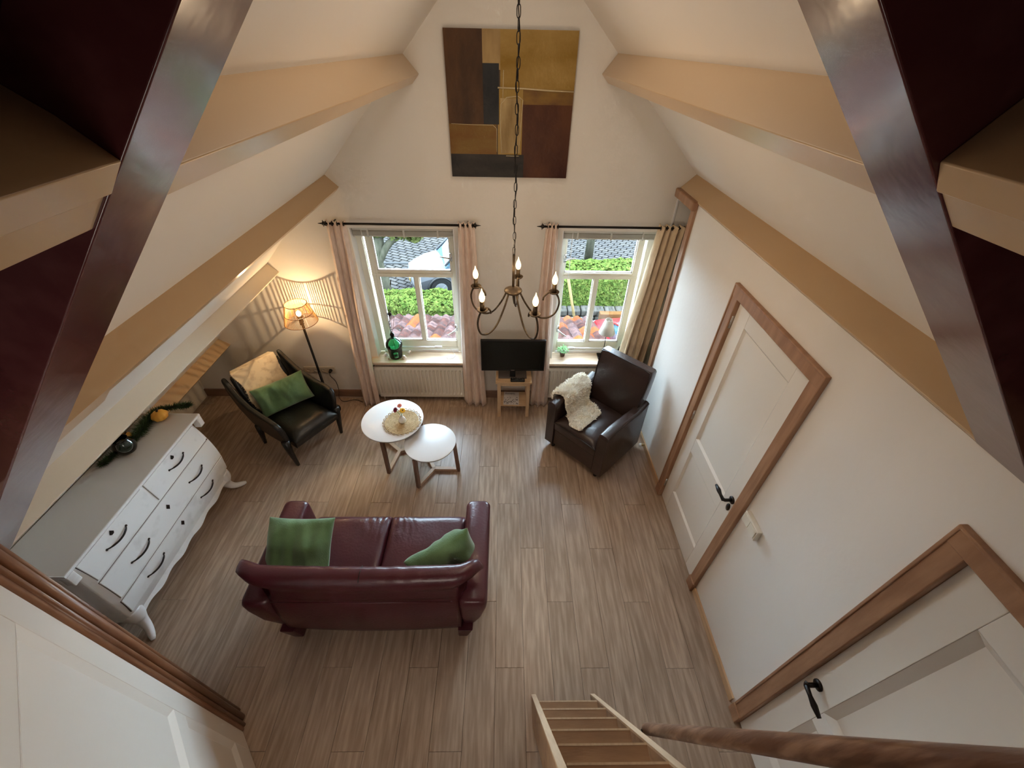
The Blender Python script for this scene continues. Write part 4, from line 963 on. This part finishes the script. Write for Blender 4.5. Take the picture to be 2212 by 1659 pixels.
# scalloped apron and cabriole legs
m = MB(); N_ = 48; up_, lo_ = [], []
for i in range(N_ + 1):
    y = -.60 + 1.20 * i / N_; q = abs(y) / .60
    zl = .165 + .012 * cos(q * pi * 5) + .015 * q
    lo_.append(zl)
rings = []
for i in range(N_ + 1):
    y = -.60 + 1.20 * i / N_; zl = lo_[i]; rings.append([(fx(.2) - .03, y, .22), (fx(.2) + .004, y, .22), (fx(.2) + .012, y, zl), (fx(.2) - .018, y, zl)])
m.loft(rings).build('apron', CHESTW, t, smooth=False)
for sx in (0, 1):
    for sy in (-1, 1):
        x0 = fx(.25) - .05 if sx else .05; ex = .07 if sx else .0
        P_ = [(x0, sy * .57, .26), (x0 + ex * .1, sy * .575, .20), (x0 + ex * .0, sy * .57, .13), (x0 + ex * .5, sy * .60, .05), (x0 + ex * 1.3, sy * .665, .012)]
        MB().tube(crv(P_, 4), [.062, .062, .061, .060, .059, .056, .052, .047, .042, .037, .033, .030, .027, .025, .023, .019, .013], 10).build('leg', CHESTW, t, smooth=True)
TZ = .9052
# garland, pumpkins, glass bowl on the chest
gpath = crv([(-2.80, 1.90, TZ + .02), (-2.765, 2.05, TZ + .025), (-2.73, 2.20, TZ + .03), (-2.755, 2.33, TZ + .03), (-2.75, 2.44, TZ + .03), (-2.64, 2.49, TZ + .03), (-2.55, 2.52, TZ + .02)], 10)
g = thing('garland', 'dark green fir garland lying along the back of the white chest', 'garland', gpath[0])
m = MB(); rnd = random.Random(11)
for k in range(5200):
    q = rnd.random() * (len(gpath) - 1); i = min(int(q), len(gpath) - 2); c = gpath[i].lerp(gpath[i + 1], q - i); tdn = (gpath[i + 1] - gpath[i]).normalized()
    v = Vector((rnd.gauss(0, 1), rnd.gauss(0, 1), rnd.gauss(0, .8))); v = (v.normalized() + tdn * rnd.uniform(-.3, .9)).normalized()
    rad = (.045 + .03 * math.exp(-((q / len(gpath) - .42) / .2) ** 2)) * rnd.uniform(.3, 1.1)
    p = c + v * rad * .25; e = c + v * rad; p.z = max(p.z, TZ + .002); e.z = max(e.z, TZ + .002); s_ = v.cross(Vector((.3, .2, 1))).normalized() * .0022
    m.add([p - gpath[0] - s_, p - gpath[0] + s_, e - gpath[0]], [(0, 1, 2)])
m.build('needles', PINEN, g, kind='stuff')
MB().tube([p - gpath[0] for p in gpath], .006, 6).build('twig', DR, g, smooth=True)
def pumpkin(lab, loc, r):
    t = thing('pumpkin', lab, 'pumpkin', loc)
    rows = []
    for i in range(13):
        ph = pi * i / 12
        rows.append([((r * max(sin(ph), .02) * (1 - .07 * abs(cos(5 * th)) ** .5 + .03)) * cos(th), (r * max(sin(ph), .02) * (1 - .07 * abs(cos(5 * th)) ** .5 + .03)) * sin(th), r * .78 * (1 - cos(ph)) * .98 - (.12 * r if False else 0)) for th in [2 * pi * k / 40 for k in range(40)]])
    MB().loft(rows).build('flesh', PUMP, t, smooth=True)
    MB().tube([(0, 0, r * 1.45), (.004, 0, r * 1.7), (.014, .004, r * 1.9)], [r * .16, r * .11, r * .13], 8).build('stalk', DR, t, smooth=True)
pumpkin('orange pumpkin on the fir garland at the far end of the chest', (-2.685, 2.375, TZ), .056)
pumpkin('small orange gourd half hidden behind the garland by the glass bowl', (-2.79, 2.16, TZ), .040)
t = thing('glass_bowl', 'smoky glass hurricane lying in the garland on the white chest', 'bowl', (-2.71, 2.04, TZ))
MB().lathe([(.002, .004), (.03, .003), (.055, .02), (.068, .05), (.066, .085), (.05, .115), (.045, .125), (.048, .135)], 28, caps=False).build('glass_body', SMOKEG, t, smooth=True, solid=.002)
MB().sphere((0, 0, .045), .04, .04, .03, 14).build('moss_filling', PINEN, t, smooth=True)

# ------------------------------------------------------------------ stairs and handrail
D_ = Vector((-.006, -.353, .936)); D_.normalize()
t = thing('ladder_stairs', 'steep open pine stairs rising towards the viewer', 'stairs', (.395, .79, 0))
for s, x in ((-1, -.19), (1, .19)):
    a = Vector((x, 0, 0)); b_ = a + D_ * 2.46
    wv = Vector((0, -.115, 0)) 
    m = MB().loft([[a + Vector((-.014, 0, 0)), a + Vector((.014, 0, 0)), a + Vector((.014, -.172, 0)), a + Vector((-.014, -.172, 0))], [b_ + Vector((-.014, 0, 0)), b_ + Vector((.014, 0, 0)), b_ + Vector((.014, -.172, 0)), b_ + Vector((-.014, -.172, 0))]])
    o = m.build('stringer', STAIRW, t, bevel=.002)
    MB().loft([[p + Vector((q, .002, 0)) for q, p in ((-.0145, a), (.0145, a))] + [p + Vector((q, -.008, 0)) for q, p in ((.0145, a), (-.0145, a))], [p + Vector((q, .002, 0)) for q, p in ((-.0145, b_), (.0145, b_))] + [p + Vector((q, -.008, 0)) for q, p in ((.0145, b_), (-.0145, b_))]]).build('lit_edge', STAIRE, o)
z = .215; first = None
while z < 2.25:
    yy = -.353 / .936 * z
    tr = MB().box(-.176, .176, -.168, -.008, -.028, 0); 
    if first is None:
        first = tr.build('tread', STAIRW, t, bevel=.002); first.location = (0, yy, z)
        nose = MB().box(-.176, .176, -.009, -.002, -.028, .001).build('lit_nosing', STAIRE, t); nose.location = (0, yy, z)  # pale strip paints the lit front edge of each tread
    else: inst(first, t, (0, yy, z)); inst(nose, t, (0, yy, z))
    z += .2355
_a, _b = Vector((.634, .425, .984)), Vector((.562, .077, 2.622)); rl = [_a + (_b - _a) * q for q in (-.03, .1, .3, .5, .75, 1.0, 1.25)]
t = thing('handrail', 'thick round dark wooden handrail crossing the lower right corner', 'handrail', rl[0])
MB().tube([p - rl[0] for p in crv(rl, 6)], .0225, 18).build('rail', RAILW, t, smooth=True)
MB().tube([(0, 0, 0), (-.02, -.012, .0)], .012, 8).build('bracket', BLACKM, t, smooth=True)

# ------------------------------------------------------------------ outside: street, hedges, cars, tiled roof
GZ = -2.8
def brickmat(name, c1, c2, mortar, sx, rot=0, rough=.8):
    m = bpy.data.materials.new(name); m.use_nodes = True; t = m.node_tree; N = t.nodes; L = t.links; b = N['Principled BSDF']; b.inputs['Roughness'].default_value = rough; b.inputs['Specular IOR Level'].default_value = 0
    tc = N.new('ShaderNodeTexCoord'); mp = N.new('ShaderNodeMapping'); L.new(tc.outputs['Object'], mp.inputs[0]); mp.inputs['Rotation'].default_value = (0, 0, rot)
    br = N.new('ShaderNodeTexBrick'); L.new(mp.outputs[0], br.inputs[0]); br.inputs['Scale'].default_value = sx; br.inputs['Color1'].default_value = (*c1, 1); br.inputs['Color2'].default_value = (*c2, 1); br.inputs['Mortar'].default_value = (*mortar, 1)
    br.inputs['Mortar Size'].default_value = .03; br.inputs['Brick Width'].default_value = .5; br.inputs['Row Height'].default_value = .25
    bp = N.new('ShaderNodeBump'); bp.inputs['Strength'].default_value = .5; bp.inputs['Distance'].default_value = .02; bp.invert = True; L.new(br.outputs['Fac'], bp.inputs['Height']); L.new(bp.outputs[0], b.inputs['Normal'])
    L.new(br.outputs['Color'], b.inputs['Base Color']); return m
PAV = brickmat('street_pavers', (0.0329, 0.0315, 0.0310), (0.0466, 0.0429, 0.0392), (0.0055, 0.0051, 0.0046), 1.35, .5)
PAVR = brickmat('red_pavers', (0.0396, 0.0216, 0.0187), (0.0432, 0.0274, 0.0245), (0.0144, 0.0130, 0.0130), 1.6, .1)
struct(MB().box(-16, 18, 13.9, 34, GZ - .1, GZ).build('ground_street', PAV), 'grey paved street outside')
struct(MB().box(-16, 1.9, 4.0, 13.9, GZ - .1, GZ - .005).build('ground_parking', PAV), 'grey paved parking strip outside the left window')
struct(MB().box(1.9, 18, 4.0, 13.9, GZ - .1, GZ - .02).build('ground_yard', mat('yard_sand', (0.0608, 0.0346, 0.0173), .9, n=(2, (0.0374, 0.0259, 0.0173), (1, 1, 1), 5, .4, .7), spec=0)), 'sandy yard outside the right window')
struct(MB().box(-16, 18, 13.84, 13.96, GZ - .1, GZ + .03).build('kerb', mat('kerb_stone', (0.0360, 0.0360, 0.0360), .8, spec=0)), 'stone kerb of the street')
struct(MB().box(-5.5, -.9, 17.6, 22, GZ - .05, GZ + .01).build('ground_brick', PAVR), 'red brick strip across the street')
HEDM = mat('hedge_leaves', (0.0268, 0.0456, 0.0095), .6, n=(9, (0.0713, 0.0875, 0.0205), (1, 1, 1), 3, .35, .7), spec=0)
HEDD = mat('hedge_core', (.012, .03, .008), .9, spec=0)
BARK = mat('bark', (0.0486, 0.0454, 0.0328), .9, n=(14, (0.0270, 0.0283, 0.0187), (1, 1, .4), 4, .4, .7), spec=0)
TREEM = mat('tree_leaves', (0.0360, 0.0468, 0.0130), .6, n=(6, (0.0576, 0.0612, 0.0216), (1, 1, 1), 3, .35, .7), spec=0)
STONE = mat('field_stone', (0.0576, 0.0519, 0.0454), .9, n=(5, (0.0288, 0.0270, 0.0221), (1, 1, 1), 5, .4, .7), spec=0)
def leaves(mb, n, pick, sz, rnd):
    for _ in range(n):
        c, nr = pick(rnd); d = (nr + Vector((rnd.uniform(-1, 1), rnd.uniform(-1, 1), rnd.uniform(-.6, 1))) * .8).normalized(); a = d.orthogonal().normalized(); q = rnd.uniform(0, 6.28)
        a = (a * cos(q) + d.cross(a) * sin(q)); b = d.cross(a); s_ = sz * rnd.uniform(.7, 1.3)
        mb.add([c - a * s_, c + b * s_ * .55, c + a * s_, c - b * s_ * .55], [(0, 1, 2, 3)])
def hedge(lab, x0, x1, y0, y1, z0, z1, n, seed, slope=0, sz=.055, group=None):
    rnd = random.Random(seed); o = thing('hedge', lab, 'hedge', ((x0 + x1) / 2, (y0 + y1) / 2, z0)); cx, cy = (x0 + x1) / 2, (y0 + y1) / 2
    m = MB().grid(lambda u, v: ((x0 - cx) + (x1 - x0) * u, (y0 - cy) + (y1 - y0) * v, 0 if min(v, 1 - v, u, 1 - u) < .02 else (z1 - z0 - .06 + slope * (u - .5)) - .12 * max(0, abs(2 * v - 1) - .7) + .05 * noise.noise(Vector((u * (x1 - x0) * 3, v * 3, seed)))), 30, 12)
    m.build('hedge_core', HEDD, o, smooth=True)
    def pick(r):
        if r.random() < .65:
            u, v = r.random(), r.random(); z = z1 - z0 + slope * (u - .5) + .07 * noise.noise(Vector((u * (x1 - x0) * 3, v * 3, seed))) - .14 * max(0, abs(2 * v - 1) - .7)
            return Vector(((x0 - cx) + (x1 - x0) * u, (y0 - cy) + (y1 - y0) * v, z + r.uniform(-.05, .02))), Vector((0, 0, 1))
        u, w_ = r.random(), r.random(); return Vector(((x0 - cx) + (x1 - x0) * u, (y0 - cy) - r.uniform(0, .05), (z1 - z0 + slope * (u - .5)) * w_)), Vector((0, -1, .2))
    m = MB(); leaves(m, n, pick, sz, rnd); m.build('leaves', HEDM, o, kind='stuff'); return o
hedge('clipped green hedge in front of the white car, seen through the left window', -4.2, -.35, 8.75, 9.75, GZ, -1.66, 15000, 3)
hedge('low green hedge at the street edge behind the bushes, right window', 1.95, 6.2, 12.2, 13.1, GZ, -2.15, 9000, 5, slope=.25)
hedge('shaggy bushes above the stone wall, right window', 1.25, 5.0, 10.1, 11.3, GZ + .35, -1.50, 14000, 9, sz=.065)
w_ = root('wall_garden', 'low rough stone wall below the bushes outside')
rnd = random.Random(21); stn = None
for r in range(3):
    x = 1.3 + .12 * (r % 2)
    while x < 5.0:
        l = rnd.uniform(.28, .42)
        if stn is None: stn = MB().box(0, 1, 0, .3, 0, .2).build('stone', STONE, w_, bevel=.05, seg=2); stn.location = (x, 9.66, GZ + r * .21); stn.scale = (l - .02, 1, .95)
        else: inst(stn, w_, (x, 9.66 + rnd.uniform(-.03, .03), GZ + r * .21), scale=(l - .02, 1, rnd.uniform(.85, 1)))
        x += l
# wooden pole leaning across the yard
tag(MB().tube([(1.576, 9.55, -1.25), (1.94, 9.30, GZ + .02)], .035, 8).build('wooden_pole', mat('pale_pole', (0.1224, 0.0864, 0.0396), .7, spec=0), smooth=True), 'pale wooden pole leaning beside the bushes outside the right window', 'pole')
tag(MB().box(2.5, 4.2, 9.46, 9.63, GZ - .02, GZ + .62).build('timber_box', mat('orange_timber', (0.0864, 0.0396, 0.0144), .8, n=(4, (0.0648, 0.0288, 0.0108), (1, 4, 4), 4, .4, .7), spec=0), bevel=.02), 'orange-brown timber bed edge behind the red car', 'planter')
def tree(lab, base, pts, rads, branches, crown, nleaf, seed):
    o = thing('tree', lab, 'tree', base); m = MB().tube(pts, rads, 12)
    for p, r in branches: m.tube(p, r, 8)
    m.build('trunk', BARK, o, smooth=True)
    if nleaf:
        rnd = random.Random(seed); m = MB()
        def pick(r):
            c, R = r.choice(crown); v = Vector((r.gauss(0, 1), r.gauss(0, 1), r.gauss(0, 1))).normalized(); return Vector(c) + v * R * r.random() ** .4, v
        leaves(m, nleaf, pick, .085, rnd); m.build('leaves', TREEM, o, kind='stuff')
tree('knotty tree with pale green leaves in front of the street, left window', (-3.35, 10.6, GZ), crv([(0, 0, 0), (.05, 0, .8), (-.02, 0, 1.5), (.1, .1, 2.1)], 4), [.17] * 6 + [.15] * 6 + [.12],
     [(crv([(-.02, 0, 1.45), (.35, .05, 1.95), (.8, .1, 2.25), (1.2, .2, 2.35)], 4), [.13, .12, .11, .10, .09, .085, .08, .07, .06, .05, .04, .03, .02]), (crv([(0, 0, 1.6), (-.4, .1, 2.2), (-.7, .2, 2.7)], 4), [.11, .10, .09, .08, .07, .06, .05, .04, .03])],
     [((-.5, .1, 2.5), .55), ((.1, .1, 2.6), .5), ((.65, .1, 2.45), .42), ((1.15, .15, 2.40), .32), ((-.95, .1, 2.2), .45), ((1.0, .2, 2.15), .2)], 3600, 4)
tree('bare grey tree trunk at the street edge, right window', (2.95, 14.1, GZ), [(0, 0, 0), (.02, 0, 1.5), (.0, 0, 3.5), (0, 0, 5.2)], [.15, .125, .12, .10], [], [], 0, 1)
# tiled roof below the windows
tr = thing('tiled_roof', 'weathered orange pantile roof of the annex below the windows', 'roof', (0, 3.98, -.36))
RS = -.294; TW = .212; TL = .30
def tilemesh(seed):
    rnd = random.Random(seed); m = MB(); nu = 9
    def f(u, v, dz=0):
        x = u * (TW + .03); prof = .07 * (.5 - .5 * cos(2 * pi * min(1, u * 1.0))) if u < .62 else .07 * (.5 - .5 * cos(2 * pi * .62)) * max(0, (1 - (u - .62) / .38)) ** 1.5
        y = v * (TL + .05); return (x, y, prof + .018 * v + RS * y + dz)
    m.grid(lambda u, v: f(u, v), nu, 1); m.grid(lambda u, v: f(u, v, -.014), nu, 1)
    m.grid(lambda u, v: f(u, 1, -.014 * v), nu, 1); m.grid(lambda u, v: f(u, 0, -.014 * v), nu, 1)
    return m
TILEC = [mat('tile_grey_rose', (0.0518, 0.0226, 0.0183), .75, n=(9, (0.0253, 0.0173, 0.0162), (1, 1, 1), 4, .35, .65), rand=.25, spec=0), mat('tile_orange', (0.1296, 0.0343, 0.0119), .7, n=(9, (0.0756, 0.0262, 0.0152), (1, 1, 1), 4, .4, .7), rand=.2, spec=0), mat('tile_dusty', (0.0711, 0.0416, 0.0367), .8, n=(12, (0.0369, 0.0245, 0.0245), (1, 1, 1), 4, .35, .65), rand=.2, spec=0)]
protos = [tilemesh(k).build('tile', TILEC[k], tr, smooth=True) for k in range(3)]
rnd = random.Random(6); used = [False] * 3; cnt = 0
for r in range(13, 3, -1):
    for c in range(-17, 9):
        x = c * TW + .05
        if r < 7 and (c < -12 or c > 10): continue
        k = rnd.choices((0, 1, 2), (5, 1.6, 4))[0]; y = r * TL + .02; z = RS * y + rnd.uniform(-.002, .004)
        if r == 13 and False: continue
        if cnt >= 260: break
        if not used[k]: protos[k].location = (x, y, z); used[k] = True
        else: inst(protos[k], tr, (x, y, z))
        cnt += 1
MB().add([(-4, -.1, -.05 + .03), (2.0, -.1, -.02), (2.0, 4.2, RS * 4.2 - .03), (-4, 4.2, RS * 4.2 - .03), (-4, -.1, -.1), (2.0, -.1, -.1), (2.0, 4.2, RS * 4.2 - .12), (-4, 4.2, RS * 4.2 - .12)], [(0, 3, 2, 1), (4, 5, 6, 7), (0, 1, 5, 4), (1, 2, 6, 5), (2, 3, 7, 6), (3, 0, 4, 7)]).build('roof_deck', mat('roof_deck', (.08, .06, .055), .9, spec=0), tr)
MB().box(-3.7, 2.0, 4.28, 4.36, RS * 4.2 - .14, RS * 4.2 - .03).build('gutter', mat('zinc_white', (0.0720, 0.0720, 0.0720), .5, spec=0), tr, bevel=.01)
struct(MB().box(-4, 2.0, 3.99, 8.1, GZ, -1.75).build('wall_annex', mat('annex_wall', (.2, .18, .16), .9, spec=0)), 'annex below the tiled roof')

def car(name_lab, loc, rz, paint, L=4.0, W=1.7, plate=True):
    t = thing('car', name_lab, 'car', loc, rz); h = W / 2
    def sec(x, zb, zs, zt, wt, wb=1.0):
        # lower body section: sill, belly, shoulder, bonnet line
        w1 = h * wb
        return [(x, -w1 * .92, zb), (x, -w1, zb + .12), (x, -w1, zs), (x, -w1 * wt, zt), (x, -w1 * wt * .5, zt + .03), (x, w1 * wt * .5, zt + .03), (x, w1 * wt, zt), (x, w1, zs), (x, w1, zb + .12), (x, w1 * .92, zb)]
    f = L / 2
    S = [sec(-f, .35, .62, .86, .80, .82), sec(-f + .10, .24, .70, .93, .86, .93), sec(-f + .5, .20, .80, .96, .90), sec(-.6, .18, .80, .95, .92), sec(.6, .18, .78, .92, .92), sec(f - 1.15, .18, .74, .90, .90), sec(f - .6, .20, .66, .82, .86, .98), sec(f - .22, .22, .56, .70, .80, .92), sec(f - .05, .28, .48, .58, .74, .80), sec(f, .34, .44, .50, .6, .66)]
    MB().loft(S).build('body', paint, t, smooth=True, bevel=.01)
    G = [(-f + .18, .95, .75, .93), (-f + .55, 1.30, .70, .80), (-.6, 1.46, .68, .76), (.2, 1.45, .68, .76), (.65, 1.28, .70, .80), (f - 1.0, .92, .76, .90)]
    base = lambda x: .93
    m = MB().loft([[(x, -h * wb, .90), (x, -h * wt, z - .04), (x, -h * wt * .8, z), (x, h * wt * .8, z), (x, h * wt, z - .04), (x, h * wb, .90)] for x, z, wt, wb in G])
    m.build('glasshouse', mat('car_glass', (.05, .10, .13), .05), t, smooth=True)
    R_ = [(-f + .50, 1.295, .70), (-.6, 1.475, .68), (.2, 1.465, .68), (.50, 1.37, .69)]
    MB().loft([[(x, -h * w_, z - .045), (x, -h * w_ * .82, z + .008), (x, h * w_ * .82, z + .008), (x, h * w_, z - .045)] for x, z, w_ in R_]).build('roof', paint, t, smooth=True)
    for s in (-1, 1):
        for p in ([(f - 1.0, .78, .93), (.60, .71, 1.30), (.2, .69, 1.44), (-.6, .69, 1.45), (-f + .6, .71, 1.28), (-f + .25, .80, .96)], [(-.25, .92, .92), (-.30, .70, 1.44)]):
            MB().tube([(x, s * h * y * .995, z) for x, y, z in p], .028, 6).build('pillar', paint, t, smooth=True)
        for x in (f - .80, -f + .72):
            MB().tube([(x, s * (h - .16), .31), (x, s * (h + .012), .31)], .31, 24).build('wheel', BLACKP, t)
            MB().tube([(x, s * (h - .02), .31), (x, s * (h + .02), .31)], [.20, .19], 20).build('rim', mat('alloy', (.35, .36, .38), .3, metal=.8), t)
            for k in range(5): MB().bar((x, s * (h + .022), .31), (x + .17 * cos(k * 1.257), s * (h + .022), .31 + .17 * sin(k * 1.257)), .03, .012).build('spoke', MATS['alloy'], t)
            MB().tube([(x + .36 * cos(q), s * (h - .002), .31 + .36 * sin(q)) for q in [pi * i / 12 for i in range(13)]], .035, 6).build('wheel_arch', BLACKP, t, smooth=True)
        MB().sphere((f - .26, s * h * .68, .585), .20, .14, .075, 12).build('headlight', mat('headlight', (.45, .5, .55), .08), t, smooth=True)
        MB().sphere((.62, s * (h + .08), .95), .09, .10, .06, 10).build('mirror', paint, t, smooth=True)
    MB().box(f - .03, f + .012, -.45, .45, .30, .40).build('grille', BLACKP, t, bevel=.01)
    if plate: MB().box(f + .0, f + .022, -.26, .26, .40, .51).build('number_plate', mat('yellow_plate', (.22, .13, .01), .4), t)
car('white car parked behind the clipped hedge, seen through the left window', (-1.0, 12.55, GZ), radians(198), mat('white_car_paint', (0.040, 0.041, 0.044), .4, coat=0, spec=.08))
car('bright red car parked in the yard, seen through the right window', (3.10, 7.40, GZ - .02), radians(97), mat('red_car_paint', (0.1584, 0.0043, 0.0072), .35, coat=.12, spec=.15), L=3.9, W=1.66)
